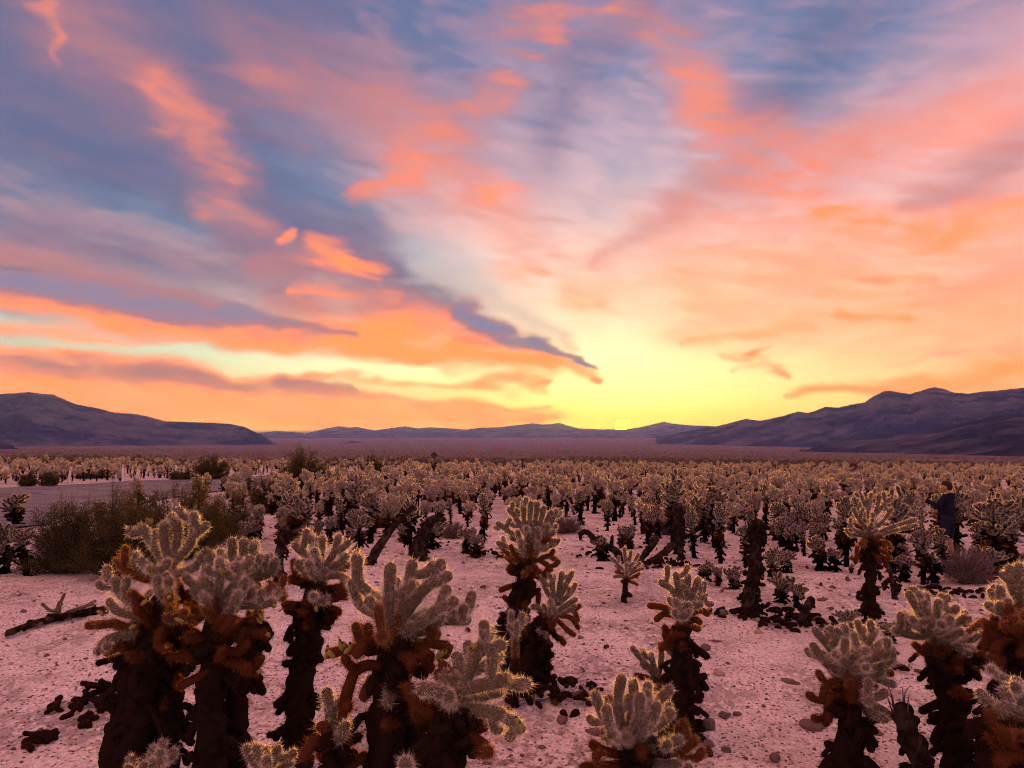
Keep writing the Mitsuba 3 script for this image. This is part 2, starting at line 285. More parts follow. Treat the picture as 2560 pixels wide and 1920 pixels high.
def sand(p, n, uv):
    big = fbm(p.x*.35, p.y*.35, 3.0, 4); mid = fbm(p.x*3.1, p.y*3.1, 1.0, 4)
    v1, v2, vr = voronoi(p.x*26, p.y*26)
    w1, w2, wr = voronoi(p.x*75 + 3, p.y*75)
    c = mix((.54, .53, .54), (.78, .77, .78), smoothstep(.3, .7, .5*big + .5*mid))
    grit = smoothstep(.30, .12, w1)*(wr - .5)
    c = c*(1 + 1.0*grit)*(.66 + .70*fbm(p.x*55, p.y*30, 6.0, 2)) 
    stone = smoothstep(.34, .22, v1)*mi.Float(dr.select(vr > .76, 1.0, 0.0))
    c = mix(c, mi.Color3f(.20, .155, .15)*(.7 + .9*cell_rand(vr*997)), stone)
    crust = smoothstep(.50, .64, fbm(p.x*1.7 + 11, p.y*1.1, 8.0, 4))*smoothstep(.35, .6, fbm(p.x*19, p.y*12, 7.0, 3))
    c = mix(c, (.36, .335, .34), .75*crust)
    litter = smoothstep(.58, .72, fbm(p.x*.9 + 7, p.y*.9, 5.0, 4))*smoothstep(.5, .7, fbm(p.x*14, p.y*14, 2.0, 3))
    c = mix(c, (.16, .10, .075), .6*litter)
    # scrub and darker varnished gravel of the lower bajada, in ragged patches
    s = p.y + 25*(fbm(p.x*.02, p.y*.02, 9.0, 3) - .5)*2
    low = smoothstep(95, 170, s)
    tuft = smoothstep(.42, .60, fbm(p.x*.35, p.y*.12, 4.0, 4))
    return mix(c, mix((.25, .21, .205), (.13, .105, .098), tuft), low)
def sand_relief(p, n, uv):
    v1, v2, vr = voronoi(p.x*26, p.y*26)
    return .030*fbm(p.x*7, p.y*7, 0.0, 3) + .012*fbm(p.x*40, p.y*40, 2.0, 3) + .016*smoothstep(.36, .1, v1)*mi.Float(dr.select(vr > .70, 1.0, 0.0))
scene['sand'] = {'type': 'twosided', 'bsdf': {'type': 'bumpmap', 'scale': 1.0, 'arbitrary': mikit.proc(sand_relief, eps=.004), 'bsdf': {'type': 'diffuse', 'reflectance': mikit.proc(sand)}}}
def tarmac(p, n, uv):
    g = fbm(p.x*1.1, p.y*.25, 1.0, 4); s = fbm(p.x*40, p.y*40, 2.0, 2)
    c = mix((.125, .137, .165), (.17, .183, .21), g)*(.75 + .5*s)
    k = dr.abs(fbm(p.x*.13, p.y*.5, 3.0, 4) - .5)
    return mix(c, (.045, .045, .055), .85*smoothstep(.034, .010, k))
scene['tarmac'] = {'type': 'twosided', 'bsdf': {'type': 'principled', 'base_color': mikit.proc(tarmac), 'roughness': .75, 'specular': .3}}
def slope_rock(p, n, uv):
    a = fbm(p.x*.0045, p.y*.0045, p.z*.012, 4); b = fbm(p.x*.02, p.y*.02, p.z*.05, 3)
    c = mix((.016, .020, .034), (.082, .084, .112), smoothstep(.38, .66, a))
    return c*(.4 + 1.2*b)
scene['mountain_rock'] = matt(.1, .1, .1)
scene['mountain_rock']['bsdf']['reflectance'] = mikit.proc(slope_rock)

# ------------------------------------------------------------------ the setting
def desert():
    az = np.radians(np.unique(np.concatenate([np.linspace(-42, 42, 430), np.linspace(-180, 180, 91)])))[:-1]
    r = [.35]
    while r[-1] < 24000: r.append(r[-1]*(1.012 if 2.5 < r[-1] < 26 else 1.027) + (.0 if r[-1] > 2 else .01))
    r = np.array(r); R, A = np.meshgrid(r, az, indexing='ij')
    x, y = R*np.sin(A), R*np.cos(A)
    v = np.stack([x, y, ground(x, y)], -1).reshape(-1, 3)
    n, m = R.shape; i, j = np.meshgrid(np.arange(n - 1), np.arange(m), indexing='ij'); j2 = (j + 1) % m
    q = np.stack([i*m + j, i*m + j2, (i + 1)*m + j2, (i + 1)*m + j], -1).reshape(-1, 4)
    c = len(v); v = np.vstack([v, [0, 0, float(ground(0, 0))]])
    k = np.arange(m)
    f = np.vstack([q[:, [0, 2, 1]], q[:, [0, 3, 2]], np.stack([np.full(m, c), (k + 1) % m, k], 1)])
    add('desert_ground', (v, f), 'sand', smooth=True)
    tag('desert_ground', 'pinkish gravelly sand of the open desert falling away to the valley', kind='structure')
desert()

def mountain(name, label, crest, foot, ridge, back, seed, rough=.26, n_az=420, n_r=110, gully=.006):
    """crest: (azimuth in degrees, elevation of the skyline in degrees). foot, ridge: distances from the viewer as functions of the azimuth."""
    c = np.array(crest)
    az = np.linspace(c[0, 0], c[-1, 0], n_az); el = np.interp(az, c[:, 0], c[:, 1])
    f, g = foot(az), ridge(az)
    u = np.concatenate([np.linspace(0, 1, n_r), 1 + np.linspace(0, 1, 16)[1:]])
    A, U = np.meshgrid(np.radians(az), u, indexing='ij')
    R = np.where(U <= 1, f[:, None] + (g - f)[:, None]*U, g[:, None] + (U - 1)*back)
    x, y = R*np.sin(A), R*np.cos(A)
    base = ground(x, y, False)
    gx, gy = g*np.sin(np.radians(az)), g*np.cos(np.radians(az))
    H = np.maximum(EYE[2] + g*np.tan(np.radians(el)) - ground(gx, gy, False), 1.0)
    prof = np.where(U <= 1, U**1.25, np.clip(2 - U, 0, 1)**1.2)
    p = np.stack([x, y, 0*x], -1)
    w = np.stack([meshkit.fbm(p*gully*.6, 3, seed + 4), meshkit.fbm(p*gully*.6, 3, seed + 5), 0*x], -1)
    rid = 1 - 2*np.abs(meshkit.fbm(p*gully + w*1.2, 5, seed) - .5)
    env = np.clip(4*U*(1 - U), 0, 1)*(U <= 1) + .25*((U > 1) & (U < 2))
    z = base + H[:, None]*(prof + rough*(rid - .72)*env) - 2*(prof <= 0)
    z += H[:, None]*.02*(meshkit.fbm(p*gully*3.5, 3, seed + 9) - .5)*np.clip(U*3, 0, 1)
    n, m = A.shape; i, j = np.meshgrid(np.arange(n - 1), np.arange(m - 1), indexing='ij')
    q = np.stack([i*m + j, (i + 1)*m + j, (i + 1)*m + j + 1, i*m + j + 1], -1).reshape(-1, 4)
    v = np.stack([x, y, z], -1).reshape(-1, 3)
    k = numbered(name)
    add(k, (v, np.vstack([q[:, [0, 1, 2]], q[:, [0, 2, 3]]])), 'mountain_rock', smooth=True)
    tag(k, label, kind='structure')
def sky_pts(pts):
    out = []
    for px, py in pts:
        v = ray(px, py); out.append((math.degrees(math.atan2(v[0], v[1])), math.degrees(math.atan2(v[2], math.hypot(v[0], v[1])))))
    return out
const = lambda a: (lambda az: np.full(np.shape(az), float(a)))
line = lambda *k: (lambda az: np.interp(az, [a for a, _ in k], [b for _, b in k]))
mountain('far_mountain_range', 'low hazy lilac mountain range along the horizon across the valley',
         sky_pts([(-900, 1075), (300, 1072), (560, 1086), (643, 1083), (692, 1077), (730, 1080), (761, 1084), (800, 1075), (820, 1070), (849, 1065), (870, 1069), (893, 1067), (915, 1072), (938, 1076), (965, 1072), (1000, 1067), (1016, 1066), (1045, 1071), (1077, 1068), (1110, 1070), (1140, 1072), (1166, 1074), (1200, 1069), (1250, 1068), (1288, 1063), (1310, 1061), (1333, 1058), (1355, 1061), (1375, 1060), (1398, 1057), (1420, 1064), (1447, 1071), (1500, 1073), (1565, 1073), (1600, 1068), (1630, 1061), (1659, 1054), (1680, 1059), (1700, 1061), (1740, 1064), (1800, 1066), (2000, 1060), (2500, 1060), (3300, 1070)]),
         const(14500), const(18500), 2500, 21, .20, 800, 50, .0032)
mountain('near_mountain', 'dark purple mountain rising at the left edge and sloping down to the valley',
         sky_pts([(-900, 1010), (-500, 960), (-200, 975), (0, 985), (73, 980), (134, 987), (165, 1000), (191, 1011), (232, 1018), (285, 1031), (330, 1034), (366, 1040), (411, 1053), (440, 1054), (500, 1056), (570, 1059), (610, 1067), (651, 1086), (672, 1099), (692, 1112)]),
         line((-60, 3900), (-33, 4300), (-17, 5600)), line((-60, 5600), (-33, 6000), (-17.1, 5900)), 1600, 5, .42, 560, 150, .0075)
mountain('near_mountain', 'broad dark purple mountain climbing toward the right edge with rounded summits',
         sky_pts([(1640, 1092), (1700, 1082), (1760, 1070), (1800, 1064), (1830, 1056), (1863, 1047), (1885, 1050), (1900, 1052), (1950, 1042), (1994, 1029), (2020, 1032), (2040, 1026), (2063, 1017), (2095, 1019), (2130, 1011), (2160, 1007), (2185, 990), (2213, 976), (2240, 979), (2274, 986), (2300, 977), (2335, 967), (2360, 973), (2385, 981), (2417, 984), (2480, 977), (2555, 970), (2800, 950), (3200, 1000), (3600, 1060)]),
         line((10, 6500), (20, 4600), (30, 3300), (55, 2800)), line((10, 7000), (20, 6000), (30, 5400), (55, 5000)), 1800, 9, .40, 600, 160, .0075)
mountain('near_mountain', 'lower dark spur in front of the right hand mountain',
         sky_pts([(2000, 1131), (2050, 1113), (2108, 1103), (2170, 1099), (2230, 1095), (2290, 1086), (2352, 1071), (2420, 1056), (2474, 1043), (2520, 1037), (2560, 1034), (2800, 1015), (3300, 1040), (3600, 1080)]),
         line((20, 2500), (25, 2150), (33, 1350), (55, 1200)), line((20, 2600), (25, 2500), (33, 2700), (55, 2600)), 900, 15, .46, 420, 130, .012)
mountain('foot_hill', 'small dark hill at the far left foot of the mountain',
         sky_pts([(-500, 1060), (-200, 1075), (-60, 1084), (0, 1099), (20, 1107), (45, 1124)]), const(2700), line((-40, 3000), (-32, 2750)), 400, 33, .25, 80, 26, .01)
mountain('foot_hill', 'tiny hill standing alone on the valley floor',
         sky_pts([(846, 1111), (862, 1107), (881, 1102), (897, 1106), (915, 1111)]), const(6900), const(7100), 300, 37, .2, 60, 20, .006)

def road():
    """Grey lay-by and road on the left, its edges on the ground."""
    near = [(-90, 1345), (40, 1322), (130, 1300), (230, 1281), (330, 1262), (430, 1246), (520, 1232), (610, 1221), (690, 1209), (760, 1200), (860, 1192), (980, 1182), (1100, 1176)]
    far = [(-90, 1230), (0, 1222), (120, 1216), (250, 1209), (340, 1203), (440, 1199), (540, 1195), (610, 1192), (690, 1188), (760, 1185), (860, 1179), (980, 1174), (1100, 1170)]
    a = np.array([gp(*p)[:2] for p in near]); b = np.array([gp(*p)[:2] for p in far])
    # beyond the left edge of the view the tarmac runs on past the viewer
    a = np.vstack([[-18.5, -20], [-18.2, 4], [-17.8, 12], a[1:]]); b = np.vstack([[-30, -20], [-36, 4], [-39, 20], b[1:]])
    a = np.column_stack([spline(np.column_stack([a, a[:, 0]*0]), 160)[:, :2]]); b = spline(np.column_stack([b, b[:, 0]*0]), 160)[:, :2]
    w = np.linspace(0, 1, 26)[None, :, None]
    g = a[:, None]*(1 - w) + b[:, None]*w
    z = np.maximum(ground(g[..., 0], g[..., 1], False) + .05, ground(g[..., 0], g[..., 1]) + .012)
    v = np.dstack([g, z]).reshape(-1, 3); n, m = g.shape[:2]
    i, j = np.meshgrid(np.arange(n - 1), np.arange(m - 1), indexing='ij')
    q = np.stack([i*m + j, (i + 1)*m + j, (i + 1)*m + j + 1, i*m + j + 1], -1).reshape(-1, 4)
    add('road', (v, np.vstack([q[:, [0, 1, 2]], q[:, [0, 2, 3]]])), 'tarmac', smooth=True)
    tag('road', 'grey asphalt road and lay-by crossing on the left', kind='structure')
    return np.vstack([a, b[::-1]])
ROAD = road()
import shapely
import shapely.affinity
ROAD_KEEP = shapely.Polygon(ROAD).buffer(1.2).union(shapely.affinity.translate(shapely.Polygon(ROAD), -1.0, -3.0))
# ------------------------------------------------------------------ teddy bear chollas
UP = np.array([0, 0, 1.0])
def unit(v): v = np.asarray(v, float); return v/(np.linalg.norm(v) + 1e-12)
SPINE_OF = ['spine_pale', 'spine_gold', 'spine_rust', 'spine_dead']
FLESH_OF = ['flesh_pale', 'flesh_rust', 'flesh_rust', 'flesh_dead']
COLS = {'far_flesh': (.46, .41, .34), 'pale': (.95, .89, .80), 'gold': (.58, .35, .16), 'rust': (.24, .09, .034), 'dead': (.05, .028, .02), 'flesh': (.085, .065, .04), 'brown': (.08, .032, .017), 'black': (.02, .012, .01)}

def grow(rng, H, spread=.42, top=5, side=12, depth=2, trunk=.62, lean=.06, low=.45, jl=1.0):
    """A procedural cholla: (stem points, stem radii, joints), a joint being (points, radius, age 0 pale .. 2 rust)."""
    lx, ly = rng.normal(0, lean, 2)*H
    stem = spline([[0, 0, -.05], [lx*.3 + rng.normal(0, .02), ly*.3, H*trunk*.5], [lx, ly, H*trunk]], 9)
    joints = []
    def shoot(p, d, dep, age, L):
        d = unit(d); L = L*rng.uniform(.8, 1.2)
        m = p + d*L*.5; d2 = unit(d + UP*rng.uniform(.25, .6)); e = m + d2*L*.5
        joints.append((spline([p, m, e], 7), rng.uniform(.025, .030), age))
        if dep > 0:
            n = rng.choice([1, 2, 2, 3]); a0 = rng.uniform(0, 6.28)
            s = unit(np.cross(d2, [.3, .8, .1])); q = np.cross(d2, s)
            for k in range(n):
                a = a0 + k*6.28/n + rng.normal(0, .3); o = rng.uniform(.45, .9)
                shoot(e - d2*.02, d2*math.cos(o) + (s*math.cos(a) + q*math.sin(a))*math.sin(o) + UP*.15, dep - 1, age, L*rng.uniform(.72, .95))
    tip = stem[-1]; U = spread
    shoot(tip - UP*.03, UP + rng.normal(0, .15, 3), depth, 0, .12*jl*(.6 + .4*H))
    a0 = rng.uniform(0, 6.28)
    for k in range(top):
        a = a0 + k*6.28/top + rng.normal(0, .25); e = rng.uniform(.35, .95)
        shoot(tip - UP*rng.uniform(.02, .10)*H, [math.cos(a)*math.cos(e), math.sin(a)*math.cos(e), math.sin(e)], depth, 0, U*.27*jl*rng.uniform(.85, 1.15))
    for k in range(side):
        f = 1 - (k + rng.random())/side*(1 - low)          # down the stem
        i = f*(len(stem) - 1); p = stem[int(i)]*(1 - i % 1) + stem[min(int(i) + 1, len(stem) - 1)]*(i % 1)
        a = a0 + k*2.4 + rng.normal(0, .3); e = (f - .75)*1.6 + rng.normal(0, .2)
        age = 0 if f > .68 else (1 if f > .58 and rng.random() < .7 else 2)
        shoot(p, [math.cos(a)*math.cos(e), math.sin(a)*math.cos(e), math.sin(e)], (1 if rng.random() < .7 else 2) if f > .8 else (1 if rng.random() < .5 else 0), age, U*.27*jl*rng.uniform(.7, 1.1))
    r = np.linspace(.055, .034, len(stem))*(.6 + .4*H)
    return stem, r, joints

def shag(rng, stem, r, n, upto=.85, L=.11, out=.05):
    """The dead joints that stand off and hang on the old stem: list of (points, radius)."""
    out_ = []
    for k in range(n):
        f = rng.uniform(.0, upto); i = f*(len(stem) - 1); p = stem[int(i)]*(1 - i % 1) + stem[min(int(i) + 1, len(stem) - 1)]*(i % 1)
        a = rng.uniform(0, 6.28); d = np.array([math.cos(a), math.sin(a), 0]); t = np.array([-d[1], d[0], 0]); l = L*rng.uniform(.45, 1.25)
        p0 = p + d*r[int(i)]*.7; p1 = p0 + d*out*rng.uniform(.5, 1.5) + UP*rng.uniform(-.03, .05)
        p2 = p1 + (d*rng.uniform(.0, .8) + t*rng.normal(0, .45) + UP*rng.uniform(-1.0, .25))*l
        p2[2] = max(p2[2], stem[0][2] + .03)
        out_.append((spline([p0, p1, p2], 6), rng.uniform(.017, .032)))
    return out_

def L_of(c): return np.linalg.norm(np.diff(c, axis=0), axis=1).sum()
def lumpy(c, r, rng, sides=16):
    """An old stem: a tube swollen into lumps where dead joints have grown fast to it."""
    L = np.linalg.norm(np.diff(c, axis=0), axis=1).sum(); n = max(12, int(L/.025))
    k = np.linspace(0, len(c) - 1, n); i = np.minimum(k.astype(int), len(c) - 2); u = k - i
    cc = c[i]*(1 - u)[:, None] + c[i + 1]*u[:, None]; rr = r[i]*(1 - u) + r[i + 1]*u
    v, f = tube(cc, rr*.94, sides)
    t, a, b = frames(cc); m = np.argmin(((v[:, None] - cc[None])**2).sum(-1), 1); d = v - cc[m]; d -= t[m]*(d*t[m]).sum(1)[:, None]
    h = meshkit.fbm(v*[17, 17, 11], 3, int(rng.integers(99)))
    return v + d*((h - .42)*1.5)[:, None].clip(-.25, .7), f

def needles(c, width, density):
    """How many spines a joint of this length carries when they are this wide."""
    L = np.linalg.norm(np.diff(c, axis=0), axis=1).sum()
    return int((L + .05)*density*.0009/width)

# far and middle distance kinds: each a shapegroup whose entries are the parts
def kind_far(name, rng, width, dens, shag_n, parts, sides=5, thin_out=1, **kw):
    H = kw.pop('H'); stem, r, joints = grow(rng, H, **kw)
    tv, tc = [], []
    def piece(m, c):
        return m, np.tile(np.array(c), (len(m[0]), 1))
    def put(lst):
        m = join([a for a, _ in lst]); return m, np.vstack([b for _, b in lst])
    dead = shag(rng, stem, r, shag_n)
    tr = [piece(tube(stem, r, sides + 1, .12, rng), COLS['black'])]
    for c, q in dead:
        tr.append(piece(tube(c[[0, 2, 5]], q, 4 if thin_out < 3 else 3, .1, rng), COLS['black']))
        tr.append(piece(spines(c, q, needles(c, width*1.6, dens*.30), .026, width*1.6, rng), COLS['dead']))
    tr.append(piece(spines(stem, r, int(needles(stem, width*1.8, dens*.4)), .03, width*1.8, rng), COLS['dead']))
    g = {'type': 'shapegroup'}
    m, c = put(tr); g['trunk'] = mikit.ply(m, 'coloured_spines', color=c)
    lots = {}
    for k, (c, q, age) in enumerate(joints):
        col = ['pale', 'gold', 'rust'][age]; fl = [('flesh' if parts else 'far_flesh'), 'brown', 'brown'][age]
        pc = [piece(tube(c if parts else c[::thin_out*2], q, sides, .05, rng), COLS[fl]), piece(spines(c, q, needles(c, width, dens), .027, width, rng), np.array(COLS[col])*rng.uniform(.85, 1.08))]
        lots.setdefault(('joint_%03d' % k if k else 'joint') if parts else ('crown' if age == 0 else 'old_joints'), []).extend(pc)
    for k, l in lots.items():
        m, c = put(l); g[k] = mikit.ply(m, 'coloured_spines', color=c)
    scene[name] = g
    return H
KINDS = {}
def make_kinds():
    spec = dict(
        tall=dict(H=1.5, spread=.40, top=7, side=18, depth=2, trunk=.74, low=.55),
        tall_b=dict(H=1.5, spread=.46, top=7, side=22, depth=2, trunk=.70, low=.45),
        broad=dict(H=1.1, spread=.58, top=8, side=18, depth=2, trunk=.60, low=.45),
        bushy=dict(H=.9, spread=.50, top=8, side=20, depth=2, trunk=.55, low=.22),
        small=dict(H=.7, spread=.34, top=6, side=10, depth=1, trunk=.66, low=.5, jl=.95),
        fan=dict(H=.8, spread=.50, top=9, side=8, depth=2, trunk=.5, low=.6),
        lanky=dict(H=1.3, spread=.36, top=5, side=12, depth=2, trunk=.74, low=.6, jl=1.1))
    for i, (k, s) in enumerate(spec.items()):
        for v in range(2 if k != 'small' else 2):
            n = 'kind_middle_%s_%d' % (k, v)
            KINDS.setdefault(('mid', k), []).append((n, kind_far(n, np.random.default_rng(100 + 10*i + v), .0026, 6800, 30, True, 6, **dict(s))))
    for i, (k, s) in enumerate(spec.items()):
        n = 'kind_far_%s' % k
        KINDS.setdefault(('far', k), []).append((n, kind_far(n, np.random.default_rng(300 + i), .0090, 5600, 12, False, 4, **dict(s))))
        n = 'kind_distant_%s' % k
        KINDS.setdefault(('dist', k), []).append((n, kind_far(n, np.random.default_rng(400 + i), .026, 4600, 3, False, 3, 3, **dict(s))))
make_kinds()
GROUPS_USED = {}
def cholla(kind, lod, p, height, turn, label=None, group=None, key=None, wide=1.0, var=None, lean=(0, 0)):
    """One cholla of the kind, standing at p, as an instance with its parts."""
    opts = KINDS[(lod, kind)]
    name, H = opts[(GROUPS_USED.setdefault((lod, kind), 0) if var is None else var) % len(opts)]
    GROUPS_USED[(lod, kind)] = GROUPS_USED.get((lod, kind), 0) + 1
    key = key or numbered('cholla_cactus')
    s = height/H/1.08
    tw = T().translate([float(p[0]), float(p[1]), float(p[2])])
    if lean != (0, 0): tw = tw @ T().rotate([0, 1, 0], float(lean[0])) @ T().rotate([1, 0, 0], float(lean[1]))
    scene[key] = {'type': 'instance', 'to_world': tw @ T().rotate([0, 0, 1], float(turn)) @ T().scale([s*wide, s*wide, s]), 'g': ref(name)}
    if label: tag(key, label, 'cactus', group)
    return key

# near chollas, each joint its own part
def near_cholla(label, d, z, stems, arms, seed, dens=7000, width=.0011, extra=0, shag_n=40, fruits=(), base=None, shag_top=.8, stem_r=.05, joint_r=.0245, side_low=.45, spine=.029, pale='spine_pale', extra_L=.15):
    """z(x, y) turns zoom coordinates into photograph pixels. stems: [(points (x, y, depth offset), r0, r1)], arms: [(age, [(x, y)...], depth at the end, radius factor)]."""
    rng = np.random.default_rng(seed)
    root = numbered('cholla_cactus'); tag(root, label, 'cactus', 'chollas standing close in the foreground')
    W = lambda x, y, o: at(*z(x, y), d + o)
    allstem, shags = [], []
    for pts, r0, r1 in stems:
        w = np.array([W(*p) for p in pts])
        g = down(w[0]); w[0][2] = min(w[0][2], g[2] - .03)
        if w[0][2] < g[2] - .06: # the pixel lies under the ground here: start at the surface
            w[0] = g - UP*.03
        elif w[0][2] > g[2]: w = np.vstack([[g - UP*.03], w])
        if w[1][2] - g[2] > .25 and len(w) == 2: w = np.vstack([w[:1], (w[:1] + w[1:2])/2, w[1:]])
        c = spline(w, 14); r = np.linspace(r0, r1, 14)
        allstem.append((c, r))
    tk = numbered(root + '__trunk')
    add(tk, join([lumpy(c[:11], r[:11], rng) for c, r in allstem]), 'flesh_dead', True)
    us = numbered(root + '__upper_stem')
    add(us, join([tube(c[9:], r[9:], 10, .10, rng) for c, r in allstem]), 'flesh_rust', True)
    sp = []
    for c, r in allstem:
        n = needles(c, width, dens)
        sp.append(spines(c[:10], r[:10], n//2, spine, width*1.6, rng))
        part(us, 'brown_spines', spines(c[8:12], r[8:12], int(n*.35), spine, width, rng, tip=0), 'spine_rust')
        part(us, 'tan_spines', spines(c[10:], r[10:], int(n*.4), spine, width, rng, tip=.05), 'spine_tan')
    dead = []
    for q, (c, r) in enumerate(allstem): dead += shag(rng, c, r, int(shag_n*1.15/len(allstem)), shag_top, .10, .045)
    for k, (c, r) in enumerate(dead):
        key = numbered(root + '__dead_joint')
        add(key, join([tube(c, r, 7, .12, rng)]), 'flesh_dead', True)
        sp.append(spines(c, r, needles(c, width*1.6, dens*.45), spine*.95, width*1.6, rng))
    part(tk, 'dead_spines', join(sp), 'spine_dead')
    def joint(c, r, age, dn=1.0):
        key = numbered(root + '__joint')
        add(key, tube(c, r*np.linspace(.90, 1.06, len(c))*(1 + .10*np.sin(np.linspace(0, 3.0, len(c)) - .2)), 9, .07, rng), FLESH_OF[age], True)
        nn = needles(c, width, dens*dn)
        part(key, 'spines', join([spines(c, r, int(nn*.85), spine*.75, width, rng), spines(c, r, int(nn*.13), spine*1.5, width*2.2, rng, lean=.12)]), pale if age == 0 else SPINE_OF[age])
        return key
    made = []
    for a in arms:
        age, pts, o = a[:3]; k = a[3] if len(a) > 3 else 1.0; o0 = a[4] if len(a) > 4 else o*.25
        n = len(pts)
        w = np.array([W(x, y, o0 + (o - o0)*(i/(n - 1))) for i, (x, y) in enumerate(pts)])
        L = np.linalg.norm(np.diff(w, axis=0), axis=1).sum(); r = joint_r*k
        # pull the end in by the rounded cap and the spines
        w[-1] -= unit(w[-1] - w[-2])*min(.022, L*.2)
        c = spline(w, max(6, int(L/.022)))
        if L > .30:
            h = len(c)//2 + 1; joint(c[:h], r, age); joint(c[h - 1:], r*1.02, age)
        else: joint(c, r, age)
        made.append((c, r, age))
    for c, r, age in made:   # small side joints budding from the arms
        for _ in range(2):
            if L_of(c) < .12 or rng.random() > .42: continue
            i = rng.integers(len(c)//3, len(c) - 1); ax = unit(c[i] - c[i - 1]); n = unit(rng.normal(0, 1, 3)*[1, 1, .6] + UP*.5); n = unit(n - ax*np.dot(n, ax))
            q = unit(ax*.45 + n); l = rng.uniform(.055, .11)
            joint(spline([c[i] + n*r*.5, c[i] + n*r + q*l*.5, c[i] + n*r + q*l*.85 + UP*l*.25], 6), r*rng.uniform(.8, .95), age)
    for k in range(extra):   # joints on the sides that the picture plane does not list: before and behind the stem
        c0, r0 = allstem[rng.integers(len(allstem))]
        f = rng.uniform(side_low, .98); i = int(f*(len(c0) - 1)); p = c0[i]
        a = rng.choice([1, -1])*math.pi/2 + rng.normal(0, .75); e = (f - .7)*1.8 + rng.normal(0, .2)
        dirn = np.array([math.cos(a)*math.cos(e), math.sin(a)*math.cos(e), math.sin(e)]); L = extra_L*rng.uniform(.7, 1.25)
        m = p + dirn*L*.55; e2 = m + unit(dirn + UP*rng.uniform(0, .7))*L*.55
        age = 0 if f > .88 else (1 if f > .76 and rng.random() < .6 else 2)
        joint(spline([p, m, e2], 8), joint_r*.95, age)
        if rng.random() < .5: 
            d2 = unit(e2 - m + rng.normal(0, .5, 3)*L); joint(spline([e2 - d2*.01, e2 + d2*L*.55 + UP*.02], 6), joint_r*.9, age)
    for x, y, o in fruits:
        p = W(x, y, o); key = numbered(root + '__fruit')
        h = .030*rng.uniform(.8, 1.2); q = unit(rng.normal(0, .5, 3) + [0, -.5, .6])
        c = np.array([p - q*h*.5, p, p + q*h*.45]); v = tube(c, [.010, .0135, .0115], 9, .12, rng)
        add(key, v, 'fruit_skin', True)
        part(key, 'scar', tube(np.array([p + q*(h*.45 + .006), p + q*(h*.45 + .0135)]), .0068, 9), 'fruit_scar', True)
    return root
Z1 = lambda x, y: (x*.4943, 1100 + y*.4943)
Z2 = lambda x, y: (600 + x*.4219, 1220 + y*.4219)
Z3 = lambda x, y: (1200 + x*.4821, 1120 + y*.4821)
Z4 = lambda x, y: (1860 + x*.4821, 1120 + y*.4821)
near_cholla('large many-headed cholla at left in the foreground, topmost fingers before a dark bush', 5.0, Z1,
    [([(640, 1700, .1), (720, 1300, .05), (790, 1000, 0), (870, 760, 0), (865, 640, 0)], .11, .04), ([(820, 1700, .25), (850, 1300, .2), (850, 1000, .1), (860, 800, 0)], .10, .045), ([(540, 1690, .1), (640, 1350, .1), (700, 1000, .1), (720, 860, .1)], .10, .045)],
    [(0, [(860, 660), (790, 550), (715, 430)], .1, 1.1), (0, [(860, 620), (830, 520), (830, 415)], -.05, 1.1), (0, [(875, 610), (900, 490), (900, 390)], .05, 1.1), (0, [(885, 620), (955, 540), (985, 470)], 0, 1.1), (0, [(975, 490), (985, 420), (985, 370)], .05, 1.1, 0), (0, [(975, 490), (1050, 425)], -.05, 1.05, 0),
     (0, [(870, 680), (970, 650), (1050, 555)], -.1, 1.0), (0, [(865, 720), (810, 670), (750, 650)], -.32, 1.05), (0, [(800, 710), (700, 640), (685, 570)], .12, 1.05), (1, [(790, 720), (650, 670), (595, 600)], .05, 1.0),
     (0, [(760, 860), (620, 790), (575, 700)], -.15, 1.05), (0, [(610, 780), (555, 720), (538, 640)], 0, 1.0, -.1), (0, [(720, 900), (600, 870), (545, 805)], .05, 1.0), (1, [(760, 850), (700, 800), (655, 770)], -.2, 1.0),
     (0, [(860, 820), (800, 750), (800, 700)], -.3, 1.05), (0, [(860, 800), (860, 750), (850, 705)], -.35, 1.0), (1, [(870, 870), (862, 820), (858, 790)], -.35, 1.0),
     (1, [(700, 960), (560, 930), (430, 940)], -.1, .95), (0, [(700, 980), (560, 1000), (480, 1085)], -.15, 1.0), (1, [(700, 1010), (600, 1050), (525, 1080)], 0, .95), (2, [(870, 800), (980, 770), (1045, 720)], .1, 1.0), (2, [(860, 960), (950, 965), (1040, 1000)], -.1, 1.0),
     (2, [(830, 950), (800, 1030), (850, 1055)], -.25, 1.0), (1, [(880, 920), (915, 890), (935, 870)], -.3, 1.0), (2, [(760, 930), (720, 880), (690, 850)], -.25), (2, [(780, 1050), (700, 1100), (640, 1090)], -.2), (2, [(850, 1100), (940, 1090), (970, 1110)], -.2), (2, [(880, 800), (960, 820), (1020, 870)], .15)],
    11, extra=18, shag_n=90, shag_top=.72, fruits=[(712, 430, .08), (745, 405, .12), (765, 410, .1), (690, 440, .1), (590, 600, .03), (615, 610, .02), (575, 615, .04), (765, 675, -.38), (775, 640, -.36), (1050, 555, -.12), (1035, 575, -.1), (845, 1045, -.3), (855, 795, -.4), (895, 800, -.38), (520, 880, 0), (505, 870, 0), (670, 945, -.3), (905, 910, -.36), (655, 760, -.24), (730, 820, -.3)], stem_r=.05)
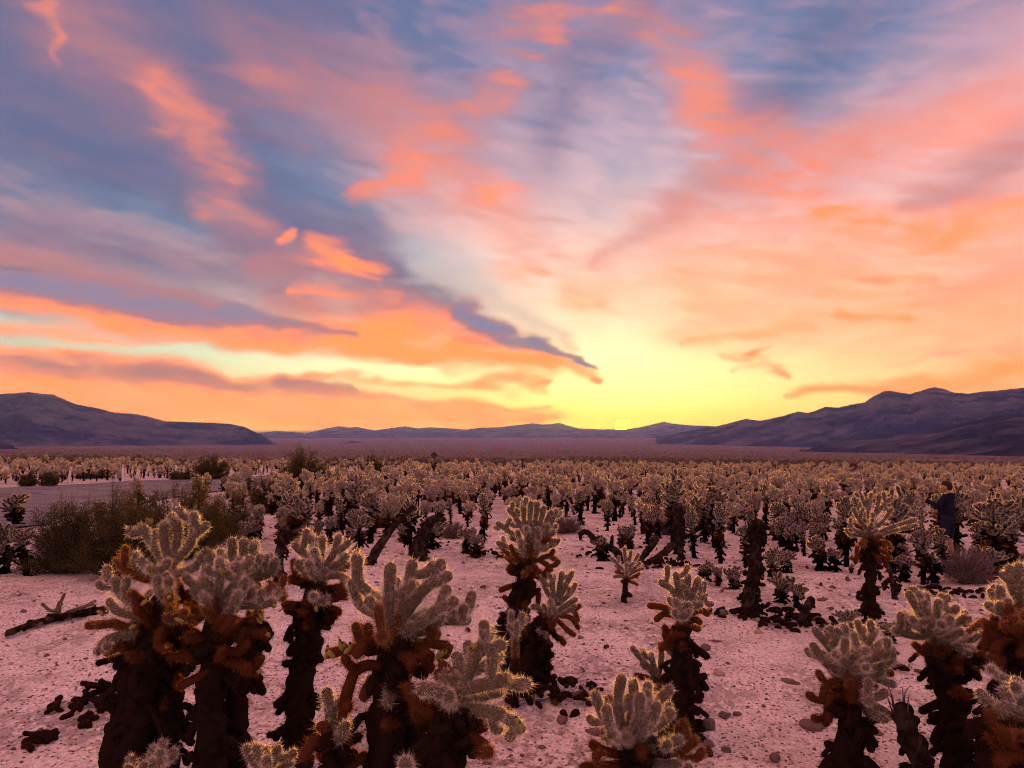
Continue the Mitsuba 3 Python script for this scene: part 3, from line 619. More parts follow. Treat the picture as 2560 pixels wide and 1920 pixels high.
near_cholla('twin-headed pale cholla immediately right of the large many-headed one', 4.9, Z1,
    [([(1060, 1700, .1), (1075, 1300, .05), (1090, 950, 0), (1095, 740, 0)], .10, .04), ([(1160, 1700, .3), (1200, 1300, .3), (1280, 950, .3), (1295, 740, .3)], .09, .038)],
    [(0, [(1090, 780), (1045, 680), (1068, 565)], 0, 1.15), (0, [(1100, 780), (1115, 680), (1112, 605)], -.2, 1.1), (0, [(1110, 810), (1185, 730), (1195, 625)], -.05, 1.15), (0, [(1125, 830), (1210, 790), (1240, 700)], -.1, 1.05), (0, [(1085, 850), (1035, 770), (1035, 690)], -.1, 1.0),
     (0, [(1290, 740), (1190, 630), (1172, 500)], .3, 1.1, .3), (0, [(1290, 720), (1240, 600), (1230, 505)], .25, 1.1, .3), (0, [(1295, 700), (1285, 600), (1290, 510)], .3, 1.1, .3), (0, [(1310, 700), (1370, 670), (1395, 600)], .25, 1.05, .3), (0, [(1310, 680), (1335, 630), (1375, 575)], .35, 1.0, .3), (0, [(1270, 720), (1150, 640), (1110, 555)], .45, 1.0, .3), (0, [(1260, 680), (1250, 640), (1240, 610)], .05, .95, .2),
     (0, [(1150, 870), (1260, 800), (1300, 740)], .1, 1.0), (0, [(1180, 840), (1310, 835), (1395, 815)], 0, 1.0), (1, [(1250, 800), (1340, 770), (1385, 735)], .2, .9), (1, [(1260, 770), (1370, 790), (1445, 785)], .25, .9), (0, [(1130, 900), (1170, 860), (1210, 770)], -.2, 1.0),
     (2, [(1120, 970), (1230, 925), (1320, 895)], .05, 1.0), (2, [(1110, 990), (1250, 975), (1360, 985)], -.05, 1.0), (2, [(1120, 1060), (1210, 1070), (1255, 1020)], -.1), (2, [(1130, 1120), (1220, 1140), (1310, 1180)], -.1), (2, [(1100, 1000), (1130, 960), (1180, 900)], -.25), (2, [(1080, 1150), (1000, 1200), (900, 1250)], -.05), (1, [(1100, 920), (1060, 880), (1040, 850)], -.2)],
    12, extra=12, shag_n=80, shag_top=.68, fruits=[(1115, 660, -.28), (1130, 665, -.26), (1220, 740, -.15), (1260, 680, -.02), (1390, 735, .2), (1395, 750, .2), (1445, 785, .22), (1440, 800, .2), (1320, 895, 0), (1310, 915, 0), (1195, 865, -.25), (1355, 985, -.1), (1310, 1170, -.12), (1385, 840, -.04)])
near_cholla('slim rust-armed cholla with a pale crown on a tall black stem, third in front', 5.5, Z2,
    [([(310, 1690, 0), (350, 1300, 0), (400, 900, 0), (440, 700, 0), (470, 560, 0), (480, 490, 0)], .105, .038)],
    [(0, [(465, 510), (400, 410), (315, 330)], .05, 1.05), (0, [(470, 500), (435, 410), (440, 330)], -.1, 1.05), (0, [(478, 490), (480, 390), (490, 285)], .05, 1.05), (0, [(470, 540), (425, 490), (405, 440)], -.3, 1.1), (0, [(465, 450), (450, 400), (440, 370)], -.25, 1.0), (0, [(490, 480), (560, 380), (590, 275)], 0, 1.0), (0, [(570, 380), (620, 345), (650, 315)], -.05, 1.0, 0), (0, [(500, 490), (590, 450), (645, 390)], .05, 1.0), (0, [(490, 530), (580, 520), (645, 545)], -.12, .95),
     (2, [(450, 570), (350, 555), (285, 535)], 0, 1.1), (2, [(345, 545), (330, 490), (330, 445)], .02, 1.0, 0), (2, [(480, 600), (580, 590), (660, 605)], .05, 1.0), (2, [(440, 690), (340, 695), (250, 690)], 0, 1.05), (2, [(480, 660), (570, 645), (645, 640)], -.05, 1.0), (0, [(450, 690), (440, 650), (438, 640)], -.3, 1.0), (3, [(395, 760), (355, 820), (335, 880)], 0), (2, [(480, 700), (560, 720), (600, 745)], 0), (3, [(495, 740), (510, 790), (505, 820)], -.1), (1, [(500, 520), (600, 490), (650, 450)], .15)],
    13, extra=8, shag_n=60, fruits=[(320, 335, .05), (335, 315, .05), (655, 600, 0), (450, 715, -.32)])
near_cholla('big pale cholla spreading its fingers like an open hand, in front at the centre', 3.9, Z2,
    [([(840, 1900, .05), (870, 1400, 0), (900, 1100, 0), (930, 900, 0), (940, 780, 0)], .10, .034), ([(1000, 1900, .15), (960, 1500, .1), (930, 1200, .05)], .10, .06)],
    [(0, [(930, 870), (850, 740), (790, 620)], .02, 1.05), (0, [(800, 650), (705, 560), (690, 395)], 0, 1.1, .02), (0, [(830, 760), (715, 690), (670, 575)], .12, 1.05), (0, [(880, 800), (880, 640), (893, 450)], -.12, 1.1), (0, [(930, 780), (930, 650), (920, 530)], .12, 1.0), (0, [(945, 800), (985, 640), (1025, 430)], .03, 1.1),
     (0, [(955, 790), (1050, 650), (1130, 560)], 0, 1.1), (0, [(1110, 590), (1180, 510), (1190, 425)], .05, 1.1, 0), (0, [(1130, 570), (1190, 550), (1250, 510)], -.05, 1.0, 0), (0, [(955, 860), (1100, 775), (1185, 700)], -.12, 1.0), (0, [(1170, 720), (1205, 650), (1230, 580)], -.1, 1.05, -.12), (0, [(1170, 715), (1240, 690), (1280, 660)], -.18, 1.0, -.12), (0, [(945, 890), (1100, 835), (1220, 770)], .05, 1.05), (0, [(1200, 790), (1300, 785), (1365, 780)], .02, 1.0, .05), (1, [(1210, 780), (1290, 720), (1380, 700)], .15, .9, .05),
     (1, [(890, 930), (790, 900), (690, 820)], .05, 1.1), (1, [(880, 970), (740, 950), (640, 960)], -.05, 1.0), (1, [(650, 960), (580, 970), (510, 985)], -.05, .95, -.05), (2, [(880, 1060), (750, 1050), (655, 1100)], -.05, 1.0), (2, [(680, 1080), (640, 1200), (615, 1320)], -.08, 1.1, -.05), (1, [(620, 1300), (605, 1400), (640, 1520)], -.1, 1.0, -.08),
     (1, [(970, 950), (1080, 940), (1180, 850)], .05, 1.05), (1, [(1130, 920), (1230, 940), (1200, 1010)], -.05, 1.0), (2, [(960, 1040), (1060, 1080), (1150, 1060)], .05, 1.0), (2, [(950, 1000), (1000, 1010), (1020, 1050)], -.2, 1.0), (1, [(870, 920), (845, 890), (840, 870)], -.25, 1.0), (0, [(910, 1130), (880, 1200), (885, 1290)], -.15, 1.0), (1, [(810, 1130), (760, 1180), (725, 1260)], -.1, 1.0), (0, [(760, 1190), (770, 1150), (780, 1120)], .1, .9), (2, [(860, 1180), (810, 1150), (770, 1170)], -.1)],
    14, dens=6630, width=.0010, extra=14, shag_n=60, shag_top=.66, side_low=.62, fruits=[(690, 815, .03), (655, 940, -.12), (635, 965, -.12), (600, 935, -.1), (620, 930, -.1), (520, 970, -.08), (510, 1000, -.08), (540, 985, -.1), (1195, 985, -.1), (1215, 970, -.08), (1175, 1000, -.08), (885, 1280, -.18), (1345, 705, .12), (1290, 740, .12)])
near_cholla('small sprawling cholla growing beside the left foot of the open-hand cholla', 3.8, Z2,
    [([(560, 1900, 0), (560, 1620, 0), (540, 1480, 0)], .05, .03)],
    [(0, [(560, 1560), (530, 1300), (510, 1190)], -.02, 1.0), (0, [(545, 1350), (560, 1290), (600, 1260)], .05, .95), (1, [(545, 1500), (505, 1430), (465, 1400)], -.05), (1, [(560, 1540), (620, 1500), (680, 1470)], .08), (0, [(560, 1450), (590, 1400), (600, 1350)], .1, .9), (2, [(560, 1620), (640, 1600), (690, 1560)], .05), (2, [(550, 1640), (500, 1600), (470, 1560)], 0)],
    15, extra=3, shag_n=14, fruits=[(500, 1215, -.03), (530, 1375, -.05)])
near_cholla('pale cholla with thick sideways fingers right of the open-hand cholla', 3.6, Z2,
    [([(1180, 1900, 0), (1225, 1500, 0), (1285, 1260, 0)], .10, .036)],
    [(0, [(1300, 1220), (1370, 1070), (1395, 950)], 0, 1.1), (0, [(1395, 1010), (1450, 900), (1490, 830)], .02, 1.15, 0), (0, [(1430, 970), (1500, 950), (1570, 920)], -.05, 1.0, 0), (0, [(1390, 1090), (1490, 1030), (1550, 980)], .05, 1.0), (0, [(1300, 1200), (1440, 1165), (1600, 1130)], -.06, 1.15), (0, [(1560, 1150), (1630, 1160), (1720, 1160)], 0, 1.0, -.03), (0, [(1285, 1220), (1220, 1140), (1205, 1080)], .05, 1.0), (0, [(1250, 1230), (1150, 1195), (1070, 1190)], -.25, 1.15), (0, [(1300, 1310), (1440, 1320), (1570, 1345)], -.06, 1.1), (0, [(1540, 1345), (1610, 1380), (1680, 1440)], -.02, 1.0, -.06),
     (1, [(1290, 1200), (1295, 1120), (1290, 1070)], .12, .9), (2, [(1300, 1400), (1400, 1420), (1470, 1400)], .05), (2, [(1340, 1450), (1440, 1520), (1450, 1570)], -.1), (2, [(1240, 1350), (1150, 1330), (1090, 1400)], .1), (1, [(1120, 1380), (1160, 1410), (1165, 1350)], .12), (0, [(1000, 1690), (985, 1650), (980, 1630)], -.3, 1.1, -.1), (2, [(1260, 1300), (1200, 1280), (1160, 1290)], .15), (1, [(1400, 1560), (1450, 1570), (1480, 1560)], -.15, 1.0), (0, [(1310, 1250), (1420, 1230), (1560, 1200)], .12, 1.0)],
    16, dens=6630, width=.0010, extra=8, shag_n=50, shag_top=.7, side_low=.6, fruits=[(1660, 1420, -.05), (1640, 1390, -.05), (1600, 1140, -.1), (1290, 1075, .1), (1390, 935, -.03), (1545, 975, .02)])
near_cholla('tall cholla with a broad pale crown standing on bare ground near the picture centre', 7.7, Z3,
    [([(120, 1175, 0), (150, 1000, 0), (205, 800, 0), (240, 600, 0), (255, 470, 0)], .13, .045), ([(210, 1160, .1), (190, 1000, .05), (215, 800, 0)], .10, .07)],
    [(0, [(250, 490), (230, 380), (225, 270)], 0, 1.0), (0, [(253, 480), (258, 380), (265, 275)], -.05, 1.0), (0, [(257, 480), (285, 380), (300, 280)], .03, 1.0), (0, [(260, 480), (310, 390), (335, 300)], 0, 1.0), (0, [(265, 480), (330, 400), (375, 325)], .05, 1.0), (0, [(265, 490), (345, 430), (400, 315)], .1, .95), (0, [(250, 470), (190, 370), (145, 310)], .05, 1.0), (0, [(185, 370), (200, 340), (185, 315)], .05, .9, .05), (0, [(240, 510), (160, 440), (85, 385)], 0, 1.0), (0, [(135, 430), (145, 390), (160, 365)], 0, .9, 0), (0, [(250, 470), (245, 430), (240, 415)], -.3, 1.1), (0, [(270, 510), (340, 470), (390, 430)], -.05, 1.0), (0, [(270, 540), (350, 510), (400, 495)], .05, .95), (0, [(235, 560), (160, 520), (85, 490)], .05, .95), (0, [(240, 560), (215, 520), (210, 480)], -.3, 1.05), (1, [(230, 600), (170, 570), (100, 500)], .1), (1, [(280, 570), (340, 600), (375, 640)], 0, 1.0), (1, [(260, 620), (240, 640), (225, 660)], -.25), (0, [(290, 560), (300, 520), (300, 490)], -.25, 1.0), (1, [(280, 590), (350, 560), (400, 580)], .1), (2, [(230, 640), (170, 650), (140, 620)], 0), (2, [(250, 650), (320, 680), (350, 720)], -.05), (2, [(220, 700), (150, 720), (100, 740)], 0), (2, [(240, 690), (290, 640), (280, 610)], -.25), (0, [(260, 520), (320, 450), (400, 400)], .2)],
    17, dens=5967, width=.0014, extra=16, shag_n=110, shag_top=.8, side_low=.66)
near_cholla('two-fingered pale young cholla in front of the stem of the tall centre cholla', 7.0, Z3,
    [([(185, 1130, 0), (182, 1010, 0)], .035, .028)],
    [(0, [(183, 1010), (165, 920), (158, 845)], 0, 1.0), (0, [(188, 970), (210, 910), (220, 855)], 0, 1.0), (0, [(186, 990), (190, 940), (192, 900)], -.1, .9)], 18, dens=5967, width=.0014, shag_n=8, shag_top=.6)
near_cholla('leaning brown-legged cholla with a comb of pale fingers right of the tall centre cholla', 7.5, Z3,
    [([(190, 1190, 0), (280, 1060, 0), (330, 930, 0), (385, 800, 0)], .09, .035), ([(320, 1195, .05), (300, 1080, .05), (320, 960, 0)], .07, .05)],
    [(0, [(390, 810), (350, 750), (330, 700)], .02, .95), (0, [(395, 800), (375, 720), (383, 655)], -.05, 1.0), (0, [(400, 795), (415, 710), (428, 640)], .02, 1.0), (0, [(405, 800), (445, 710), (480, 645)], 0, 1.0), (0, [(410, 810), (470, 750), (500, 700)], .05, .95), (0, [(395, 840), (330, 835), (262, 820)], 0, .95), (0, [(385, 860), (440, 820), (505, 780)], -.1, .95), (0, [(380, 870), (440, 850), (500, 810)], .05, .9), (1, [(400, 890), (450, 940), (495, 975)], -.05, .95), (0, [(390, 850), (370, 810), (365, 790)], -.25, 1.0), (1, [(400, 870), (470, 880), (515, 940)], .08, .9), (2, [(330, 920), (280, 950), (240, 975)], 0), (2, [(380, 970), (420, 990), (440, 1020)], 0), (1, [(400, 860), (480, 840), (510, 900)], .15, .9), (2, [(350, 900), (370, 930), (390, 890)], -.2)],
    19, dens=5967, width=.0014, extra=8, shag_n=44)
near_cholla('small single-stemmed cholla alone on the open sand right of centre', 11.6, Z3,
    [([(745, 805, 0), (752, 730, 0), (765, 630, 0)], .042, .03)],
    [(0, [(765, 640), (755, 580), (748, 515)], 0, .95), (0, [(767, 630), (775, 580), (785, 530)], .02, .95), (0, [(768, 640), (800, 590), (825, 545)], 0, .9), (0, [(763, 650), (715, 605), (680, 568)], 0, .9), (0, [(770, 660), (815, 635), (852, 622)], 0, .9), (0, [(760, 670), (720, 665), (690, 670)], .03, .9), (1, [(770, 690), (800, 700), (820, 712)], 0, .9), (0, [(765, 650), (760, 620), (758, 600)], -.25, 1.0), (1, [(758, 690), (730, 650), (700, 640)], .1, .9), (1, [(760, 680), (790, 670), (830, 650)], .12, .9)],
    20, dens=5635, width=.0018, extra=4, shag_n=3, side_low=.7)
near_cholla('cholla with a star-shaped pale crown on a straight black stem, right of centre', 6.2, Z3,
    [([(1005, 1460, 0), (1040, 1200, 0), (1045, 980, 0), (1060, 850, 0)], .10, .042), ([(1050, 1440, .08), (1060, 1250, .05), (1055, 1050, 0)], .08, .06)],
    [(0, [(1058, 840), (1000, 740), (930, 690)], 0, 1.0), (0, [(1060, 820), (1030, 730), (1015, 645)], -.03, 1.0), (0, [(1068, 820), (1075, 740), (1078, 650)], .05, 1.0), (0, [(1075, 820), (1110, 740), (1135, 670)], .02, 1.0), (0, [(1085, 820), (1145, 760), (1165, 690)], .05, 1.0), (0, [(1085, 830), (1140, 790), (1175, 770)], -.08, .95), (0, [(1070, 870), (1080, 840), (1083, 815)], -.3, 1.1), (0, [(1060, 860), (1030, 820), (1010, 790)], -.25, 1.0), (1, [(1045, 870), (960, 830), (868, 815)], 0, .95), (1, [(1045, 890), (960, 860), (905, 895)], .03, .95), (1, [(1085, 870), (1140, 840), (1190, 865)], 0, .95), (1, [(1080, 900), (1120, 890), (1150, 910)], -.1, .95), (2, [(1035, 960), (970, 950), (950, 920)], 0, .9), (2, [(1040, 990), (980, 1000), (950, 960)], -.05, .9), (0, [(1050, 880), (1020, 870), (1010, 850)], -.3, 1.0), (1, [(1060, 900), (1110, 930), (1140, 940)], .1), (0, [(1070, 850), (1110, 820), (1150, 810)], -.2, 1.0)],
    21, dens=5967, width=.0013, extra=8, shag_n=60)
near_cholla('three pale fingers leaning left from behind the stem of the star-crowned cholla', 6.5, Z3,
    [([(930, 1240, 0), (920, 1190, 0)], .035, .03)],
    [(0, [(920, 1200), (850, 1110), (785, 1030)], 0, .95), (0, [(915, 1180), (895, 1110), (885, 1060)], 0, .95), (0, [(930, 1170), (940, 1100), (942, 1045)], .05, .95), (2, [(920, 1210), (850, 1190), (800, 1180)], -.1, .9)], 22, dens=5967, width=.0013, shag_n=6)
near_cholla('low cholla with a thick pale cluster of upright fingers at the bottom edge', 4.6, Z3,
    [([(800, 2000, 0), (800, 1620, 0), (795, 1480, 0)], .11, .05)],
    [(0, [(745, 1500), (715, 1340), (735, 1180)], 0, 1.1), (0, [(765, 1480), (795, 1320), (795, 1205)], .08, 1.05), (0, [(790, 1470), (850, 1340), (875, 1215)], .05, 1.1), (0, [(805, 1470), (905, 1340), (990, 1240)], .02, 1.1), (0, [(790, 1480), (825, 1390), (830, 1280)], -.22, 1.15), (0, [(810, 1490), (930, 1430), (1000, 1360)], -.05, 1.05), (0, [(750, 1510), (650, 1410), (590, 1265)], 0, 1.05), (0, [(645, 1390), (665, 1340), (672, 1280)], .03, .95, 0), (0, [(740, 1520), (700, 1500), (680, 1480)], -.32, 1.1), (0, [(860, 1560), (950, 1535), (1050, 1510)], -.1, 1.1), (1, [(900, 1600), (1040, 1570), (1130, 1510)], 0, 1.0), (1, [(1040, 1610), (1120, 1610), (1165, 1560)], 0, .95), (0, [(860, 1640), (990, 1640), (1100, 1660)], -.12, 1.0), (2, [(770, 1600), (640, 1570), (570, 1530)], 0, 1.05), (2, [(740, 1650), (600, 1650), (520, 1660)], -.02, 1.0), (1, [(620, 1640), (600, 1600), (640, 1590)], -.1), (0, [(800, 1480), (740, 1400), (700, 1330)], .25, 1.0), (0, [(810, 1480), (890, 1420), (920, 1330)], -.25, 1.05)],
    23, extra=8, shag_n=30, side_low=.7, fruits=[(800, 1215, .06), (640, 1500, -.36), (665, 1520, -.35), (668, 1300, .02), (640, 1610, -.15), (960, 1400, -.08)])
near_cholla('cholla with a wide antler-like pale crown above a rusty stem at lower right', 5.3, Z4,
    [([(520, 1690, 0), (555, 1500, 0), (540, 1280, 0), (540, 1110, 0)], .10, .036)],
    [(0, [(530, 1130), (440, 1030), (360, 935)], 0, 1.0), (0, [(455, 1040), (440, 980), (430, 930)], .03, .95, 0), (0, [(530, 1110), (525, 1010), (520, 915)], -.03, 1.0), (0, [(555, 1090), (585, 1000), (620, 925)], .05, 1.0), (0, [(565, 1090), (640, 1010), (685, 935)], .02, 1.0), (0, [(570, 1110), (670, 1040), (750, 995)], .03, 1.0), (0, [(580, 1130), (690, 1085), (780, 1035)], -.1, 1.0), (0, [(575, 1150), (690, 1135), (785, 1100)], -.03, 1.0), (0, [(525, 1180), (420, 1110), (350, 1015)], -.03, 1.0), (0, [(590, 1165), (700, 1200), (785, 1230)], .03, 1.0), (0, [(540, 1120), (600, 1060), (640, 1050)], -.28, 1.0), (0, [(545, 1130), (490, 1080), (470, 1070)], -.2, .95), (1, [(510, 1200), (430, 1225), (405, 1300)], 0, 1.0), (2, [(520, 1280), (440, 1300), (440, 1420)], -.05, 1.0), (2, [(510, 1340), (440, 1360), (420, 1440)], .05), (0, [(580, 1280), (630, 1290), (650, 1320)], -.28, 1.1), (0, [(600, 1310), (700, 1350), (770, 1400)], -.15, 1.05), (0, [(620, 1340), (690, 1390), (740, 1410)], -.25, 1.0), (1, [(560, 1210), (620, 1230), (690, 1240)], .1), (2, [(570, 1350), (620, 1330), (660, 1400)], -.1), (1, [(580, 1180), (680, 1160), (770, 1170)], .15), (2, [(540, 1400), (600, 1420), (680, 1410)], 0), (2, [(540, 1260), (480, 1240), (440, 1280)], .15)],
    24, extra=10, shag_n=50, shag_top=.7, side_low=.6, fruits=[(740, 1180, .1), (745, 1100, -.1), (460, 960, .02)])
near_cholla('cholla with a leaning pale crown and a black knobbly stem, right of the antler-crowned one', 5.5, Z4,
    [([(1110, 1690, 0), (1085, 1400, 0), (1015, 1150, 0), (990, 970, 0)], .095, .034), ([(1060, 1250, 0), (1100, 1150, 0), (1180, 1100, .05)], .05, .04)],
    [(0, [(970, 970), (905, 850), (848, 745)], 0, 1.0), (0, [(965, 930), (925, 830), (905, 745)], .03, 1.0), (0, [(980, 920), (950, 830), (940, 750)], .08, 1.0), (0, [(990, 920), (1010, 840), (1060, 765)], .02, 1.0), (0, [(1000, 920), (1000, 860), (1010, 790)], -.2, 1.0), (0, [(1005, 930), (1060, 870), (1110, 820)], -.05, 1.05), (0, [(975, 970), (880, 975), (770, 940)], 0, 1.0), (0, [(930, 950), (890, 910), (870, 880)], -.1, .95), (0, [(890, 930), (840, 870), (820, 850)], .1, .9), (0, [(1010, 970), (1090, 920), (1160, 870)], -.08, 1.0), (0, [(1020, 990), (1130, 1000), (1240, 960)], .05, .95), (0, [(1010, 1010), (1110, 1030), (1200, 1060)], -.05, 1.0), (0, [(1100, 920), (1140, 880), (1150, 845)], 0, .9), (1, [(1120, 990), (1200, 930), (1250, 890)], .15, .9), (2, [(1090, 1130), (1160, 1090), (1250, 1050)], .1), (2, [(1150, 1120), (1190, 1150), (1210, 1190)], .05), (2, [(1000, 1040), (950, 1030), (925, 1050)], 0), (2, [(1010, 1040), (1050, 1020), (1060, 1060)], -.1), (0, [(990, 960), (1050, 930), (1070, 880)], -.3, 1.05), (0, [(1040, 980), (1090, 970), (1130, 950)], -.25), (2, [(1120, 1100), (1200, 1080), (1240, 1110)], .05)],
    25, extra=9, shag_n=54, shag_top=.8, fruits=[(1160, 900, -.1), (1165, 880, -.1), (1150, 920, -.1), (1215, 950, .03), (1240, 930, .1)])
near_cholla('heavy dark-bodied cholla at the right edge with a few pale fingers on top', 4.9, Z4,
    [([(1480, 1900, 0), (1420, 1400, 0), (1430, 1050, 0), (1440, 840, 0)], .15, .05)],
    [(0, [(1430, 820), (1385, 710), (1375, 610)], .05, 1.05), (0, [(1440, 800), (1430, 690), (1425, 600)], 0, 1.05), (0, [(1400, 870), (1340, 790), (1325, 715)], 0, 1.0), (0, [(1400, 880), (1310, 840), (1255, 810)], -.05, 1.0), (0, [(1410, 850), (1340, 830), (1290, 780)], .15, .95), (2, [(1410, 960), (1320, 920), (1270, 940)], 0, 1.0), (2, [(1300, 930), (1260, 960), (1255, 1050)], 0, .95, 0), (2, [(1410, 1000), (1330, 1000), (1290, 1060)], -.1), (0, [(1450, 850), (1490, 760), (1510, 680)], 0), (0, [(1450, 870), (1540, 820), (1600, 770)], 0), (1, [(1440, 900), (1410, 870), (1390, 890)], -.3), (2, [(1440, 960), (1520, 940), (1600, 960)], 0), (0, [(1310, 1180), (1290, 1150), (1280, 1150)], -.25, .9), (2, [(1400, 1080), (1340, 1100), (1310, 1160)], -.1), (2, [(1420, 950), (1400, 920), (1350, 930)], -.3)],
    26, extra=10, shag_n=70, shag_top=.75, side_low=.6)
near_cholla('cholla cut by the lower right corner with a bent pale finger over a black stem', 3.9, Z4,
    [([(1290, 1900, .1), (1300, 1600, .05), (1330, 1420, 0), (1430, 1390, 0)], .085, .04), ([(1500, 1900, 0), (1480, 1600, 0), (1440, 1400, 0)], .1, .05)],
    [(0, [(1450, 1400), (1440, 1290), (1405, 1195)], 0, 1.05), (0, [(1460, 1390), (1370, 1350), (1290, 1375)], -.05, 1.1), (2, [(1460, 1560), (1370, 1530), (1335, 1460)], -.2, 1.0), (2, [(1460, 1600), (1370, 1590), (1320, 1640)], -.2, 1.0), (1, [(1450, 1500), (1400, 1490), (1350, 1500)], -.15), (3, [(1310, 1460), (1260, 1450), (1215, 1480)], 0, 1.1)],
    27, dens=6630, extra=4, shag_n=30, side_low=.75)
near_cholla('tall cholla with branching pale arms, one long arm reaching right, right middle ground', 10.4, Z4,
    [([(650, 895, 0), (655, 700, 0), (655, 520, 0), (658, 420, 0)], .075, .042)],
    [(0, [(655, 430), (645, 330), (640, 265)], 0, 1.0), (0, [(650, 340), (620, 280), (595, 225)], 0, .95, 0), (0, [(650, 320), (655, 270), (650, 235)], .05, .9, 0), (0, [(660, 400), (690, 310), (700, 240)], .02, 1.0), (0, [(690, 340), (730, 290), (770, 255)], 0, .95, 0), (0, [(650, 430), (595, 370), (565, 310)], 0, 1.0), (0, [(600, 370), (610, 330), (620, 310)], -.1, .9), (0, [(645, 450), (580, 430), (540, 400)], 0, 1.0), (0, [(570, 425), (550, 390), (555, 360)], .03, .9, 0), (0, [(660, 430), (720, 380), (770, 310)], 0, .95), (0, [(670, 450), (780, 405), (895, 370)], 0, 1.0), (0, [(670, 460), (790, 425), (900, 400)], .1, .95), (0, [(640, 460), (570, 450), (540, 450)], .1, .95), (1, [(645, 490), (590, 510), (580, 570)], 0, .95), (1, [(670, 490), (740, 490), (770, 530)], 0, .95), (1, [(665, 520), (730, 540), (765, 580)], -.1, .95), (2, [(645, 540), (590, 560), (575, 600)], .05), (2, [(660, 540), (690, 560), (710, 600)], -.15), (0, [(660, 400), (665, 370), (668, 340)], -.3, 1.05), (1, [(650, 500), (620, 480), (600, 500)], -.2), (2, [(670, 560), (720, 570), (740, 620)], .08)],
    28, dens=5635, width=.0017, extra=10, shag_n=60, side_low=.62)
near_cholla('baby cholla with rounded pale joints at the bottom edge below the large left cholla', 4.5, Z1,
    [([(730, 1750, 0), (730, 1690, 0)], .03, .028)],
    [(0, [(720, 1710), (680, 1670), (655, 1600)], 0, 1.0), (0, [(735, 1690), (765, 1620), (780, 1545)], .05, 1.0), (0, [(740, 1700), (770, 1660), (775, 1620)], -.1, 1.0), (0, [(745, 1690), (830, 1630), (890, 1570)], 0, 1.0), (0, [(735, 1700), (730, 1680), (725, 1640)], -.15, .9)], 29, shag_n=0)
near_cholla('baby cholla with short stubby pale joints at the bottom edge left of the slim cholla', 4.5, Z1,
    [([(1350, 1780, 0), (1350, 1700, 0)], .03, .028)],
    [(0, [(1335, 1700), (1280, 1620), (1240, 1545)], 0, .95), (0, [(1345, 1690), (1325, 1610), (1318, 1545)], .05, .95), (0, [(1355, 1690), (1385, 1620), (1410, 1545)], 0, .95), (0, [(1350, 1700), (1350, 1650), (1350, 1610)], -.15, 1.0), (0, [(1370, 1700), (1430, 1660), (1480, 1620)], 0, .95), (0, [(1340, 1700), (1300, 1640), (1290, 1590)], .1, .9)], 30, shag_n=0)
